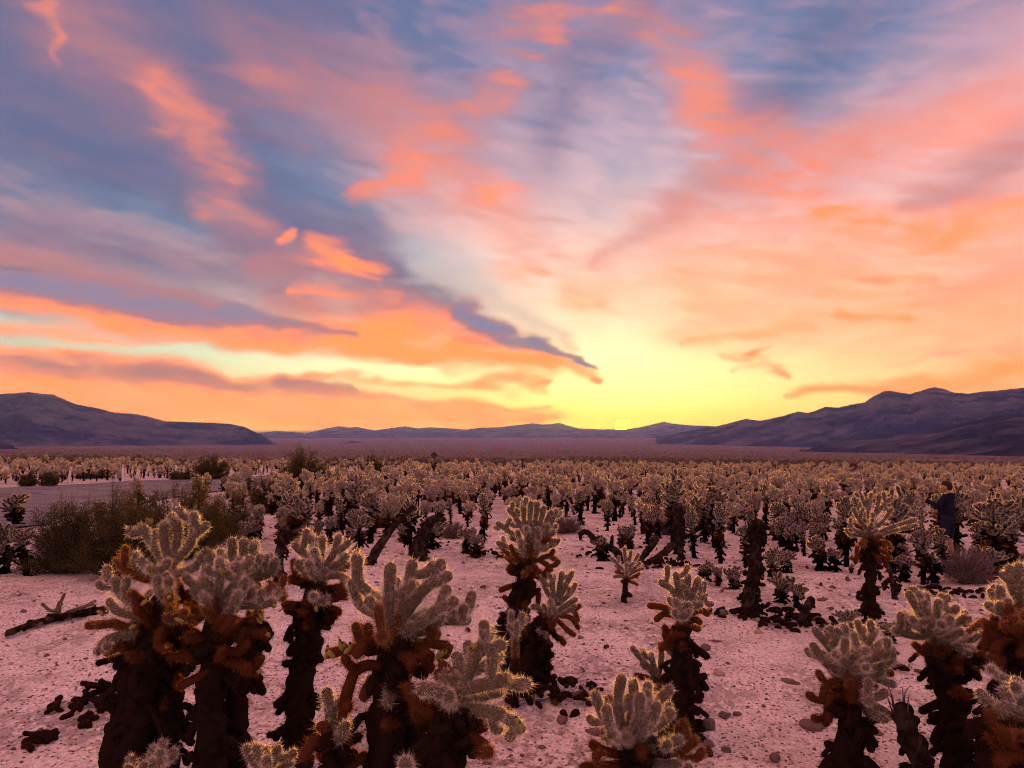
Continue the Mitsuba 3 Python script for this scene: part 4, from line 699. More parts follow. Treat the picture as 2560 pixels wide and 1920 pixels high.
# ------------------------------------------------------------------ chollas of the middle ground, one by one
ZA = lambda x, y: (640 + x*.2712, 1180 + y*.2712)
ZB = lambda x, y: (1440 + x*.2712, 1180 + y*.2712)
ZC = lambda x, y: (x*.2893, 1140 + y*.2893)
PLACED = []
MID = [  # zoom, foot x, foot y, top y, kind, widening, label
 (ZA, 245, 450, 210, 'bushy', 1.25, 'left one of two round pale chollas grown together left of centre'),
 (ZA, 405, 445, 205, 'bushy', 1.3, 'right one of two round pale chollas grown together left of centre'),
 (ZA, 240, 610, 410, 'fan', 1.1, 'leftmost of the row of short pale chollas above the grey dry shrub'),
 (ZA, 365, 605, 402, 'fan', 1.0, 'second from left in the row of short chollas above the grey dry shrub'),
 (ZA, 470, 600, 398, 'small', 1.1, 'third from left in the row of short chollas above the grey dry shrub'),
 (ZA, 575, 600, 405, 'fan', .95, 'rightmost of the row of short pale chollas above the grey dry shrub'),
 (ZA, 685, 660, 360, 'small', 1.0, 'thin-stemmed cholla with a flat pale top right of the grey dry shrub'),
 (ZA, 800, 610, 215, 'lanky', 1.0, 'cholla on a bent black stem behind the pyramid-shaped cholla'),
 (ZA, 960, 745, 285, 'broad', 1.0, 'pyramid-shaped pale cholla with a rusty skirt left of the fallen black trunk'),
 (ZA, 1310, 470, 222, 'bushy', 1.0, 'pale bushy cholla right of the broken black stump'),
 (ZA, 1430, 770, 168, 'lanky', 1.1, 'tall black-stemmed cholla at the upper end of the fallen black trunk'),
 (ZA, 1620, 700, 345, 'fan', 1.3, 'pale comb-like cholla right behind the hooked dead stem'),
 (ZA, 1690, 440, 250, 'fan', 1.1, 'small pale cholla in the shade line above the hooked dead stem'),
 (ZA, 1800, 480, 235, 'lanky', 1.0, 'slender cholla with forked fingers right of the hooked dead stem'),
 (ZA, 1940, 445, 170, 'tall', 1.0, 'upright cholla with a round crown left of the tall rust-collared one'),
 (ZA, 2095, 660, 98, 'tall_b', 1.0, 'tall rust-collared cholla on a black stem left of the centre cholla crown'),
 (ZA, 1930, 745, 450, 'fan', 1.1, 'left one of the low pale pair beside the rubble patch'),
 (ZA, 2030, 785, 515, 'bushy', .95, 'right one of the low pale pair beside the rubble patch'),
 (ZA, 640, 310, 98, 'bushy', 1.0, 'narrow cholla on the right side of the dark bush by the road'),
 (ZA, 815, 330, 92, 'broad', .9, 'rounded pale cholla behind the pair left of centre'),
 (ZA, 1670, 320, 108, 'broad', .9, 'rounded pale cholla above the hooked dead stem, first of the crowd'),
 (ZB, 290, 545, 208, 'tall_b', .95, 'cholla with a stacked pale crown left of the forked dead branches'),
 (ZB, 545, 490, 235, 'tall', 1.0, 'cholla with a stacked crown behind the forked dead branches'),
 (ZB, 765, 610, 268, 'tall', 1.15, 'cholla with a star-shaped top above the fork of the dead branches'),
 (ZB, 430, 395, 52, 'tall', .8, 'slim tall cholla whose top reaches into the crowd right of centre'),
 (ZB, 660, 495, 150, 'bushy', .9, 'pale cholla half hidden behind the star-topped one'),
 (ZB, 255, 815, 530, 'small', 1.1, 'short cholla growing through the left dead branch'),
 (ZB, 425, 705, 445, 'bushy', .8, 'left twin of the two drooping chollas behind the dead branch'),
 (ZB, 490, 705, 435, 'bushy', .9, 'right twin of the two drooping chollas behind the dead branch'),
 (ZB, 1085, 790, 265, 'tall', .95, 'thick-stemmed cholla between the two black snags'),
 (ZB, 1330, 845, 158, 'tall_b', .95, 'tallest cholla of the group left of the black shaggy snag'),
 (ZB, 1185, 440, 78, 'broad', 1.1, 'cholla with a flat spreading crown behind the tallest of the group'),
 (ZB, 1000, 620, 205, 'tall', .7, 'slim cholla rising behind the hollow-topped snag'),
 (ZB, 1560, 870, 405, 'tall_b', 1.0, 'rusty many-armed cholla immediately left of the black shaggy snag'),
 (ZB, 1900, 670, 498, 'fan', 1.0, 'small pale cholla behind the snag, at the right'),
 (ZB, 1810, 1010, 640, 'broad', .9, 'pale cholla rising just behind the black shaggy snag'),
 (ZB, 1960, 930, 685, 'fan', 1.2, 'low cholla with a dense pale top right of the black shaggy snag'),
 (ZB, 1905, 1200, 878, 'fan', 1.1, 'cholla with upright fingers on the dark debris heap'),
 (ZB, 2040, 1250, 968, 'fan', .95, 'shorter cholla at the right end of the dark debris heap'),
 (ZB, 1180, 1030, 775, 'small', 1.2, 'leftmost of the three low chollas before the black shaggy snag'),
 (ZB, 1310, 1050, 828, 'bushy', .8, 'middle one of the three low chollas before the black shaggy snag'),
 (ZB, 1450, 1085, 830, 'fan', 1.1, 'rightmost of the three low chollas before the black shaggy snag'),
 (ZB, 2090, 610, 212, 'broad', .9, 'right one of the large round pair behind the debris heap'),
 (ZB, 1985, 600, 318, 'bushy', 1.0, 'left one of the large round pair behind the debris heap'),
 (ZB, 1750, 510, 25, 'tall_b', .9, 'tall black-stemmed cholla in the crowd above the shaggy snag'),
 (ZB, 1590, 410, 92, 'tall_b', .95, 'heavy cholla with drooping arms in the crowd, left of the tall black-stemmed one'),
 (ZB, 55, 490, 135, 'lanky', 1.1, 'cholla on a slanting stem right of the centre cholla'),
 (Z4, 400, 635, 412, 'small', 1.0, 'thin cholla with a black foot on the sand left of the long-armed one'),
 (Z4, 480, 645, 490, 'small', 1.05, 'smaller neighbour of the thin cholla with a black foot'),
 (Z4, 530, 615, 175, 'tall_b', 1.0, 'tall dense cholla behind the left side of the long-armed one'),
 (Z4, 250, 465, 295, 'bushy', .95, 'rounded low cholla near the path, left of the thin one'),
 (Z4, 430, 350, 233, 'bushy', .9, 'small round cholla at the head of the bare path'),
 (Z4, 845, 440, 185, 'broad', 1.1, 'dome-crowned cholla left of the person'),
 (Z4, 915, 440, 265, 'fan', 1.1, 'rusty-footed fan-shaped cholla beside the hand of the person'),
 (Z4, 930, 705, 358, 'tall_b', 1.0, 'full-crowned cholla in front of the person, right of the long arm'),
 (Z4, 1050, 650, 398, 'lanky', 1.3, 'open-armed cholla standing before the legs of the person'),
 (Z4, 810, 690, 520, 'small', 1.1, 'short curly cholla between the long-armed one and the full-crowned one'),
 (Z4, 985, 700, 500, 'small', 1.1, 'short rusty cholla between the full-crowned and the open-armed ones'),
 (Z4, 1190, 430, 262, 'broad', .9, 'first cholla to the right of the person, with a shelf-like arm'),
 (Z4, 1280, 540, 212, 'tall', 1.2, 'cross-shaped cholla right of the person'),
 (Z4, 1395, 650, 283, 'tall_b', 1.1, 'tall cholla near the right edge above the dry shrub'),
 (Z4, 1395, 480, 208, 'broad', 1.2, 'wide cholla at the right edge behind the tall one'),
 (Z4, 1215, 540, 415, 'bushy', .8, 'small cholla at the foot of the cross-shaped one'),
 (Z4, 1330, 650, 490, 'small', .9, 'bent baby cholla on the sand at right'),
 (Z4, 1435, 640, 520, 'fan', .9, 'pale forked cholla at the right edge beside the bent baby one'),
 (Z4, 555, 650, 590, 'small', 1.0, 'tiny cholla at the foot of the tall dense one'),
 (Z4, 530, 975, 803, 'bushy', 1.1, 'low pale cholla peeking out behind the antler-crowned one'),
 (Z4, 740, 1010, 878, 'fan', 1.3, 'low dull cholla behind the gap between the antler-crowned and leaning ones'),
 (ZC, 130, 600, 265, 'broad', 1.5, 'wide pale cholla at the left edge in front of the road'),
 (ZC, 60, 1010, 510, 'broad', 1.25, 'bulky rust-flanked cholla at the left edge'),
 (ZC, 235, 1040, 605, 'lanky', 1.4, 'cholla with long parallel fingers right of the bulky one at the left edge'),
 (ZC, 670, 640, 455, 'bushy', 1.1, 'pale cholla showing above the left dark bush'),
 (ZC, 690, 800, 512, 'broad', 1.1, 'cholla with golden lower arms growing out of the left dark bush'),
 (ZC, 850, 560, 338, 'bushy', 1.0, 'pale cholla between the dark bushes with the road behind'),
 (ZC, 990, 570, 420, 'fan', 1.2, 'low pale cholla in the gap between the dark bushes'),
 (ZC, 1335, 440, 308, 'fan', 1.1, 'small spiky cholla inside the top of the wide dark bush'),
 (ZC, 1940, 310, 162, 'small', 1.1, 'black-footed cholla standing against the grey road'),
 (ZC, 2185, 420, 172, 'lanky', 1.1, 'cholla on a slanting black stem at the right end of the road gap'),
 (ZC, 2030, 340, 258, 'bushy', 1.1, 'low pale cholla in front of the road, right of the black-footed one'),
 (ZC, 2160, 760, 495, 'fan', 1.3, 'pale cholla at the right rim of the wide dark bush'),
]
rng = np.random.default_rng(5)
for z, x, y, top, kind, wide, label in MID:
    p = gp(*z(x, y)); h = (z(x, y)[1] - z(x, top)[1])*p[1]/FOCAL
    cholla(kind, 'mid', p, h, rng.uniform(0, 360), label, 'single chollas of the middle ground', wide=wide*(.75 if h > 1.3 else 1.0 if h > .7 else 1.15))
    PLACED.append((p[0], p[1], .35 if p[1] < 25 else .5))

# the crowd beyond: individuals by the hundred nearest, then one mass
PERSON = at(2372, 1330, 17.2)
SIGHT = [(x, gp(x, y)[1] + 1.5) for x, y in ((172, 1216), (306, 1206), (439, 1200), (550, 1197), (655, 1189), (744, 1186), (834, 1186), (995, 1179), (1067, 1179), (1085, 1178), (1306, 1180))]
def crowd():
    rng = np.random.default_rng(77)
    pts = [tuple(q) for q in PLACED]
    cells = {}
    for q in pts: cells.setdefault((int(q[0]//2), int(q[1]//2)), []).append(q)
    out = []
    tries = 0
    while tries < 140000 and len(out) < 2600:
        tries += 1
        y = 13.5*(150/13.5)**(rng.random()**.88); x = rng.uniform(-.74, .74)*y
        if shapely.intersects_xy(ROAD_KEEP, x, y): continue
        if abs(x/y - PERSON[0]/PERSON[1]) < .034 and y < PERSON[1] + .8: continue
        if any(abs(x/y*FOCAL + 1280 - a) < 6 + (700 if a < 800 else 170)/y and (30 if a < 800 else 62) < y < b for a, b in SIGHT): continue
        bare = meshkit.fbm(np.array([[x*.16, y*.10, 1.0]]), 3, 6)[0]
        if bare < .31 + .06*(y < 24): continue
        if y < 24 and not (x/y*FOCAL > 720 or (x/y*FOCAL < -260 and y > 19) or (y > 18.5 and x/y*FOCAL > 150)): continue
        if y < 17 and x/y*FOCAL < 900: continue
        # the lane of bare sand right of centre stays open, and the dark scrub left of the road is thinner
        px = x/y*FOCAL + 1280
        if px < 900 and y > 40 and rng.random() < .25: continue
        if px < 640 and y < 30: continue
        r = rng.uniform(.42, .62)*(1 if y < 60 else .8); c = (int(x//2), int(y//2)); near = False
        for i in (-1, 0, 1):
            for j in (-1, 0, 1):
                for q in cells.get((c[0] + i, c[1] + j), ()):
                    if (q[0] - x)**2 + (q[1] - y)**2 < (r*.75 + q[2]*.75)**2: near = True
        if near: continue
        cells.setdefault(c, []).append((x, y, r)); out.append((y, x, r))
    out.sort()
    kinds = ['tall', 'tall_b', 'broad', 'bushy', 'small', 'fan', 'lanky']
    wt = [.24, .20, .17, .18, .05, .07, .09]
    for k, (y, x, r) in enumerate(out):
        kind = rng.choice(kinds, p=wt)
        h = {'tall': 1.35, 'tall_b': 1.4, 'broad': 1.1, 'bushy': .85, 'small': .75, 'fan': .75, 'lanky': 1.25}[kind]*rng.uniform(.62, 1.32)*1.08
        if rng.random() < .02: h *= 1.3
        p = [x, y, float(ground(x, y)) - .03]; wd = rng.uniform(1.0, 1.3)
        lod = 'mid' if y < 21 else 'far' if y < 52 else 'dist'
        if k < 215:
            px = x/y*FOCAL + 1280
            dep = 'front rows ' if y < 31 else 'rows further back '
            zone = dep + ('left of the road signs' if px < 700 else 'left of centre' if px < 1150 else 'behind the centre cholla' if px < 1550 else 'right of centre' if px < 2050 else 'around and beyond the person')
            cholla(kind, lod, p, h, rng.uniform(0, 360), 'cholla in the crowd, ' + zone, 'crowd of chollas ' + zone, wide=wd)
        else:
            key = 'cholla_field__%03d' % (k - 214)
            cholla(kind, lod, p, h, rng.uniform(0, 360), key=key, wide=wd)
    tag('cholla_field', 'distant mass of pale chollas covering the slope up to its brow', 'cactus', kind='stuff')
    return len(out)
CROWD = crowd()
# ------------------------------------------------------------------ dead wood
def bark(p, n, uv):
    return mix((.018, .012, .011), (.060, .042, .038), smoothstep(.35, .7, fbm(p.x*14, p.y*14, p.z*9, 3)))
scene['dead_wood'] = {'type': 'twosided', 'bsdf': {'type': 'diffuse', 'reflectance': mikit.proc(bark)}}
scene['grey_wood'] = matt(.12, .095, .09)
def dead_stem(name, label, pts, r0, r1, n, seed, cat='dead cactus', fuzz='spine_dead', L=.09, width=.0022, fibres=0, upto=.98):
    rng = np.random.default_rng(seed); key = numbered(name); tag(key, label, cat)
    c = spline(pts, 14); r = np.linspace(r0, r1, 14)*(1 + .12*(rng.random(14) - .5))
    part(key, 'stem', tube(c, r, 10, .18, rng), 'dead_wood', 25)
    sp = []
    for q, rr in shag(rng, c, r, n, upto, L, .03):
        part(key, 'dead_joint', tube(q, rr, 7, .14, rng), 'flesh_dead', True); sp.append(spines(q, rr, needles(q, width, 1300), .022, width, rng))
    sp.append(spines(c, r, needles(c, width, 1200), .024, width, rng))
    part(key, 'dead_spines', join(sp), fuzz)
    for k in range(fibres):
        a = rng.uniform(0, 6.28); q = c[-1] + np.array([math.cos(a), math.sin(a), 0])*r1*.8
        e = q + np.array([math.cos(a)*.05, math.sin(a)*.03, rng.uniform(.08, .17)])
        part(key, 'fibre', tube(spline([q - UP*.05, (q + e)/2 + rng.normal(0, .015, 3), e], 6), np.linspace(.006, .002, 6), 5), 'grey_wood', True)
    return key
def pix(z, pts, d): return np.array([at(*z(x, y), d + (o[0] if o else 0)) for x, y, *o in pts])
def foot(z, x, y): return gp(*z(x, y))
q = foot(ZB, 1600, 1325); dead_stem('dead_snag', 'tall black shaggy dead snag, the thickest one, on bare sand', np.vstack([q - UP*.05, pix(ZB, [(1610, 1150), (1650, 800), (1670, 600), (1685, 470)], q[1])]), .105, .055, 130, 61, L=.085)
q = foot(ZB, 950, 760); dead_stem('dead_snag', 'rusty dead snag with a ragged broken top, left of the thick-stemmed cholla', np.vstack([q - UP*.05, pix(ZB, [(945, 600), (940, 450), (935, 335)], q[1])]), .10, .13, 30, 62, fuzz='spine_rust', fibres=7)
q = foot(ZB, 965, 810); dead_stem('dead_snag', 'slim black snag in front of the ragged broken one', np.vstack([q - UP*.05, pix(ZB, [(960, 700), (940, 570), (920, 485)], q[1])]), .075, .04, 30, 63)
q = foot(Z4, 785, 785); dead_stem('dead_snag', 'thin slanting black stick right of the long-armed cholla', np.vstack([q - UP*.05, pix(Z4, [(770, 700), (755, 625)], q[1])]), .045, .03, 6, 64)
q = foot(ZA, 1500, 810); dead_stem('hooked_dead_stem', 'dead rust-edged stem bent over like a hook', np.vstack([q - UP*.05, pix(ZA, [(1500, 700), (1540, 580), (1600, 470), (1655, 432), (1730, 438)], q[1])]), .19, .055, 60, 65, fuzz='spine_rust', L=.08, upto=.6)
q = foot(ZA, 200, 1085); dead_stem('dead_snag', 'black snag with a twisted head between the twin-headed and slim chollas', np.vstack([q - UP*.05, pix(ZA, [(205, 950), (215, 760), (250, 620), (285, 570), (320, 590)], q[1])]), .10, .05, 46, 66)
q = foot(ZA, 1160, 515); dead_stem('broken_stump', 'short splintered black stump on open ground left of centre', np.vstack([q - UP*.05, pix(ZA, [(1160, 450), (1160, 400)], q[1])]), .15, .12, 10, 67, 'stump', fibres=9)
dead_stem('leaning_dead_stem', 'dead black trunk leaning across behind the open-hand cholla', pix(ZA, [(1020, 900, -.1), (1080, 780, 0), (1180, 620, .2), (1290, 480, .4), (1440, 325, .6)], 15.6), .11, .045, 18, 68, 'dead trunk', L=.06)
dead_stem('fallen_branch', 'crooked dead branch arching over the sand, its thin tip bent down', pix(ZB, [(40, 610), (52, 562), (112, 556), (205, 660), (330, 705), (430, 800)], 16.3), .04, .085, 10, 69, 'dead branch', L=.05)
dead_stem('fallen_branch', 'steep dead branch rising right from the forked dead wood', pix(ZB, [(590, 815), (680, 700), (735, 610)], 16.0), .06, .09, 6, 70, 'dead branch', L=.05)
dead_stem('fallen_branch', 'slanting dead branch right of the fork, lying lower', pix(ZB, [(660, 840), (780, 765), (890, 680)], 15.8), .055, .08, 6, 71, 'dead branch', L=.05)
dead_stem('fallen_branch', 'short black branch stub sticking up at the right end of the debris heap', pix(ZB, [(2060, 1360), (2120, 1270), (2165, 1185)], 10.2), .05, .055, 8, 72, 'dead branch', L=.05)
q = foot(Z4, 960, 1720); dead_stem('broken_stump', 'broken black stump with pale fibres at its top, bottom right', np.vstack([down(at(*Z4(960, 1720), 5.1)) - UP*.05, pix(Z4, [(915, 1620), (860, 1500), (822, 1370)], 5.1)]), .075, .062, 20, 73, 'stump', fibres=8, L=.06)
log = pix(Z1, [(35, 985), (150, 935), (300, 890), (420, 868), (520, 850)], 9.2)
log = np.array([[x, y, float(ground(x, y)) + .06] for x, y, _ in [gp(*Z1(a, b + 30)) for a, b in [(35, 975), (150, 930), (300, 890), (420, 868), (530, 850)]]])
LOG = dead_stem('dead_log', 'weathered grey fallen trunk with pale sprouting joints at left', log, .035, .055, 22, 74, 'log', L=.05)
rng = np.random.default_rng(75)
for a, b, c in [((300, 880), (305, 830), (325, 780)), ((290, 870), (250, 860), (215, 830)), ((340, 870), (400, 850), (470, 830)), ((210, 930), (190, 940), (150, 960)), ((340, 905), (345, 920), (350, 945)), ((230, 900), (215, 920), (190, 935)), ((420, 850), (450, 830), (480, 815)), ((280, 860), (290, 850), (300, 820))]:
    d = np.interp(a[0], [35, 530], [log[0][1], log[-1][1]]) - .05
    w = pix(Z1, [a, b, c], d); w[:, 2] = np.maximum(w[:, 2], [float(ground(*p[:2])) + .03 for p in w])
    cc = spline(w, 7); k = part(LOG, 'joint', tube(cc, .02, 8, .06, rng), 'flesh_pale', True)
    part(k, 'spines', spines(cc, .02, needles(cc, .0018, 2300), .026, .0018, rng), 'spine_cream')

def heap(name, label, centre, rx, ry, n, seed, rust=.3, pale=.0, L=.09):
    """A heap of fallen dead joints, each its own part."""
    rng = np.random.default_rng(seed); key = numbered(name); tag(key, label, 'debris')
    lots = {}
    for k in range(n):
        u = rng.normal(0, .5, 2); x, y = centre[0] + u[0]*rx, centre[1] + u[1]*ry
        h = max(0, 1 - np.hypot(*u))*.5*min(rx, .35)*rng.random()
        g = float(ground(x, y)) + .02 + h; a = rng.uniform(0, 6.28); l = L*rng.uniform(.6, 1.5)
        dx, dy = math.cos(a)*l/2, math.sin(a)*l/2
        c = spline([[x - dx, y - dy, g], [x, y, g + rng.uniform(0, .02)], [x + dx, y + dy, g + rng.normal(0, .02)]], 5); r = rng.uniform(.018, .030)
        t = 'spine_pale' if rng.random() < pale else 'spine_rust' if rng.random() < rust else 'spine_dead'
        j = part(key, 'dead_joint', tube(c, r, 7, .12, rng), 'flesh_pale' if t == 'spine_pale' else 'flesh_dead', True)
        lots.setdefault(t, []).append(spines(c, r, needles(c, .0020, 1500), .022, .0020, rng))
    for t, l in lots.items(): part(key, {'spine_pale': 'pale_spines', 'spine_rust': 'rust_spines', 'spine_dead': 'dead_spines'}[t], join(l), t)
heap('debris_heap', 'black heap of fallen joints around the foot of the thick snag', gp(*ZB(1850, 1350)), .85, .5, 90, 81, .12)
heap('debris_heap', 'dark rubble of fallen joints under the forked dead branches', gp(*ZB(800, 880)), .9, .35, 60, 82, .3)
heap('debris_heap', 'rusty fallen joints heaped at the left foot of the large many-headed cholla', gp(*Z1(480, 1330)), .36, .5, 40, 83, .7)
heap('debris_heap', 'rust-brown fallen joints scattered right of the leaning brown-legged cholla', gp(*Z3(400, 1300)), .42, .5, 46, 84, .75, .06, .075)
heap('debris_heap', 'low reddish rubble beside the low pale pair', gp(*ZA(2120, 770)), .5, .4, 26, 85, .5, .1)
heap('debris_heap', 'dark fallen joints around the foot of the full-crowned cholla', gp(*Z4(900, 760)), .9, .4, 46, 86, .25, .1)
heap('debris_heap', 'small black clump of fallen joints alone on the sand at lower left', gp(*Z1(200, 1530)), .12, .12, 16, 87, .3)
heap('debris_heap', 'brown fallen joints strewn behind the antler-crowned cholla', gp(*Z4(790, 1120)), .35, .4, 14, 88, .7)
heap('debris_heap', 'dark fallen joints left of the forked dead branches', gp(*ZB(150, 785)), .3, .25, 14, 89, .2)

# ------------------------------------------------------------------ bushes
scene['leaf_olive'] = {'type': 'principledthin', 'base_color': rgb(.095, .082, .034), 'roughness': .6, 'diff_trans': .8, 'spec_trans': 0.0}
scene['twig_brown'] = matt(.045, .032, .026)
scene['twig_grey'] = matt(.19, .14, .14)
scene['twig_red'] = matt(.15, .065, .045)
def blades(p, d, w, rng):
    """Slim triangles from p along d: twigs and leaves."""
    s = np.cross(d, rng.normal(size=d.shape)); s /= np.linalg.norm(s, axis=1, keepdims=True) + 1e-9
    v = np.stack([p - s*w, p + s*w, p + d], 1).reshape(-1, 3); return v, np.arange(len(v)).reshape(-1, 3)
def bush(label, base, w, h, seed, stems=60, leaves=9000, leaf=.017, wood='twig_brown', foliage='leaf_olive', cat='bush', name='creosote_bush', group=None, up=1.0, twigs=5):
    rng = np.random.default_rng(seed); key = numbered(name); tag(key, label, cat, group)
    st, pts, dirs = [], [], []
    stems = int(stems*1.5)
    for k in range(stems):
        a = rng.uniform(0, 6.28); e = math.acos(rng.uniform(.08, 1)**up); L = rng.uniform(.55, 1.0)
        d = np.array([math.cos(a)*math.sin(e)*w/2, math.sin(a)*math.sin(e)*w/2, math.cos(e)*h*1.0 + .08*h])*L
        p0 = base + np.array([math.cos(a), math.sin(a), 0])*rng.uniform(0, .10)*w - UP*.03
        c = spline([p0, p0 + d*.5 + rng.normal(0, .03, 3)*h + UP*.05*h, p0 + d + rng.normal(0, .04, 3)*h], 7)
        st.append(tube(c, np.linspace(.010, .003, 7)*(.6 + .4*h), 4))
        for m in range(twigs):
            f = rng.uniform(.3, 1)*6; i = int(min(f, 5)); q = c[i] + (c[i + 1] - c[i])*(f - i)
            t = unit(unit(c[min(i + 1, 6)] - c[i]) + rng.normal(0, .55, 3) + UP*.25)*rng.uniform(.10, .26)*h
            cc = spline([q, q + t*.5 + rng.normal(0, .01, 3), q + t], 4); st.append(tube(cc, np.linspace(.004, .0015, 4), 3))
            pts.append(cc); 
    part(key, 'twigs', join(st), wood); 
    if leaves:
        tw = np.array(pts); n = int(leaves*3.0)
        i = rng.integers(len(tw), size=n); f = rng.random(n)*2.999; j = f.astype(int)
        p = tw[i, j] + (tw[i, j + 1] - tw[i, j])*(f - j)[:, None] + rng.normal(0, .018*(1 + h), (n, 3))
        d = rng.normal(size=(n, 3)) + [0, 0, .5]; d *= (1.45*leaf*rng.uniform(.6, 1.5, n)/np.linalg.norm(d, axis=1))[:, None]
        part(key, 'leaves', blades(p, d, leaf*.34, rng), foliage); labels[key + '__leaves'] = {'kind': 'stuff'}
    return key
BUSHES = [  # foot in photograph pixels, width and height in pixels, label
 (168, 1434, 225, 165, 'dark leafy bush with sparse twigs left of the large many-headed cholla, nearest of the bushes', 70, 14000, .020),
 (292, 1446, 210, 190, 'dark bush directly behind the head of the large many-headed cholla', 60, 12000, .020),
 (440, 1396, 290, 168, 'widest dark bush in front of the road, with feathery branch tips', 90, 18000, .024),
 (290, 1385, 120, 176, 'thin see-through bush whose feathery tips stand out against the grey road', 24, 2600, .022),
 (560, 1350, 160, 118, 'dark bush at the right end of the bush row before the road', 50, 8000, .024),
 (762, 1228, 130, 92, 'big dark bush beside the far end of the road gap', 80, 9000, .06),
 (675, 1284, 100, 84, 'rounded dark bush between the wide bush and the far road', 50, 7000, .034),
 (928, 1190, 64, 44, 'dark round bush in the crowd left of the diamond sign', 50, 5000, .08),
 (1092, 1180, 40, 26, 'low dark bush at the foot of the diamond sign', 40, 3000, .08),
 (525, 1200, 96, 56, 'dark bush behind the white posts, beyond the road', 60, 5000, .07),
 (450, 1200, 60, 24, 'low brown bush beyond the road beside the third white post', 40, 2500, .06),
 (70, 1216, 44, 32, 'rounded brown bush beyond the road at the far left', 50, 3500, .045),
 (122, 1216, 50, 32, 'brown bush beyond the road left of the leaning white post', 50, 3500, .045),
 (240, 1196, 90, 22, 'low dark scrub beyond the road between the first two white posts', 50, 3000, .06),
]
for i, (x, y, w, h, lab, ns, nl, lf) in enumerate(BUSHES):
    p = gp(x, y); k = p[1]/FOCAL; bush(lab, p, w*k, h*k*1.12, 500 + i, ns, nl, lf)
for i, (x, y, w, h, lab, wood, ns) in enumerate([
 (770, 1358, 90, 50, 'grey dry shrub under the row of short chollas', 'twig_grey', 260),
 (1132, 1345, 76, 46, 'grey dry shrub between the forked slender cholla and the low pale pair', 'twig_grey', 220),
 (1415, 1332, 96, 48, 'purplish dry shrub right behind the centre cholla', 'twig_grey', 260),
 (2420, 1458, 118, 92, 'pinkish dry twiggy shrub before the person at right', 'twig_grey', 360),
 (1672, 1338, 62, 52, 'grey leafless shrub between the star-topped cholla and the snags', 'twig_grey', 200),
 (2240, 1395, 70, 50, 'grey dry shrub in the shade below the long pale arm', 'twig_grey', 220),
 (1688, 1268, 70, 44, 'reddish dry shrub behind the star-topped cholla', 'twig_red', 220),
 (1556, 1222, 70, 46, 'reddish dry scrub in the crowd right of the centre cholla', 'twig_red', 220),
 (1960, 1190, 40, 40, 'thin reddish scrub on the brow of the slope at right', 'twig_red', 120),
 (2130, 1178, 40, 34, 'bare reddish shrub standing out on the brow left of the person', 'twig_red', 120),
 (1640, 1215, 60, 40, 'brown dry scrub between the crowd rows right of centre', 'twig_red', 160)]):
    p = gp(x, y); k = p[1]/FOCAL; bush(lab, p, w*k, h*k, 600 + i, ns, 0, wood=wood, cat='shrub', name='dry_shrub', up=.8, twigs=4)

# ------------------------------------------------------------------ road furniture
scene['post_white'] = {'type': 'twosided', 'bsdf': {'type': 'principled', 'base_color': rgb(.86, .85, .84), 'roughness': .5}}
scene['sign_back'] = {'type': 'twosided', 'bsdf': {'type': 'principled', 'base_color': rgb(.035, .02, .016), 'roughness': .6}}
scene['sign_steel'] = {'type': 'twosided', 'bsdf': {'type': 'principled', 'base_color': rgb(.035, .022, .02), 'roughness': .6}}
scene['reflector'] = {'type': 'twosided', 'bsdf': {'type': 'principled', 'base_color': rgb(.55, .50, .40), 'roughness': .2}}
posts = [((437, 560), (412, 678), 'leaning white marker post, nearest of the row beyond the road'), ((756, 545), (753, 655), 'second white marker post from the left, the tallest upright one'), ((1082, 548), (1076, 640), 'third white marker post from the left beyond the road'), ((1352, 545), (1349, 632), 'fourth white marker post, right behind the black-footed cholla'), ((1610, 550), (1607, 612), 'fifth white marker post from the left by the road'), ((1830, 560), (1829, 605), 'white marker post half lost before the big dark bush'), ((2050, 555), (2049, 605), 'white marker post right of the big dark bush')]
for (x0, y0), (x1, y1), lab in posts + [((2446, 552), (2446, 590), 'tiny white marker post left of the diamond sign'), ((2624, 552), (2622, 588), 'tiny white marker post just below the diamond sign')]:
    f = gp(x1*.4069, 940 + y1*.4069); t = at(x0*.4069, 940 + y0*.4069, f[1])
    key = numbered('marker_post'); tag(key, lab, 'post', 'white marker posts along the road')
    h = np.linalg.norm(t - f); wd = .08*max(1, f[1]/75)
    m = trimesh.creation.box([wd*2, .02, h + .1]); v = np.array(m.vertices); v[:, 2] += h/2 - .05
    top = v[:, 2] > h*.8; v[top, 0] *= .8
    v[:, 0] += v[:, 2]*(t[0] - f[0])/h
    part(key, 'blade', (v + f, m.faces), 'post_white')
    b = trimesh.creation.box([wd*1.3, .026, .12]); bv = np.array(b.vertices); bv[:, 2] += h*.86; bv[:, 0] += bv[:, 2]*(t[0] - f[0])/h
    part(key, 'reflector', (bv + f, b.faces), 'reflector')
f = gp(1085, 1178); k = f[1]/FOCAL
key = numbered('road_sign'); tag(key, 'dark diamond-shaped road sign on a post, standing above the crowd of chollas', 'sign')
c = at(1085, 1138, f[1]); s = 18*k*.74
m = trimesh.creation.extrude_polygon(shapely.box(-s/2, -s/2, s/2, s/2).buffer(-.05).buffer(.05), .012); v = np.array(m.vertices)
ca = math.sqrt(.5); v = np.stack([v[:, 0]*ca - v[:, 1]*ca, v[:, 2], v[:, 0]*ca + v[:, 1]*ca], 1)
part(key, 'panel', (v + c, m.faces), 'sign_back')
m = trimesh.creation.box([3.2*k, .05, c[2] - f[2] + .3]); part(key, 'post', (np.array(m.vertices) + [f[0], f[1] + .05, (c[2] + f[2])/2 - .1], m.faces), 'sign_steel')
f = gp(1306, 1180); k = f[1]/FOCAL; t = at(1306, 1147, f[1])
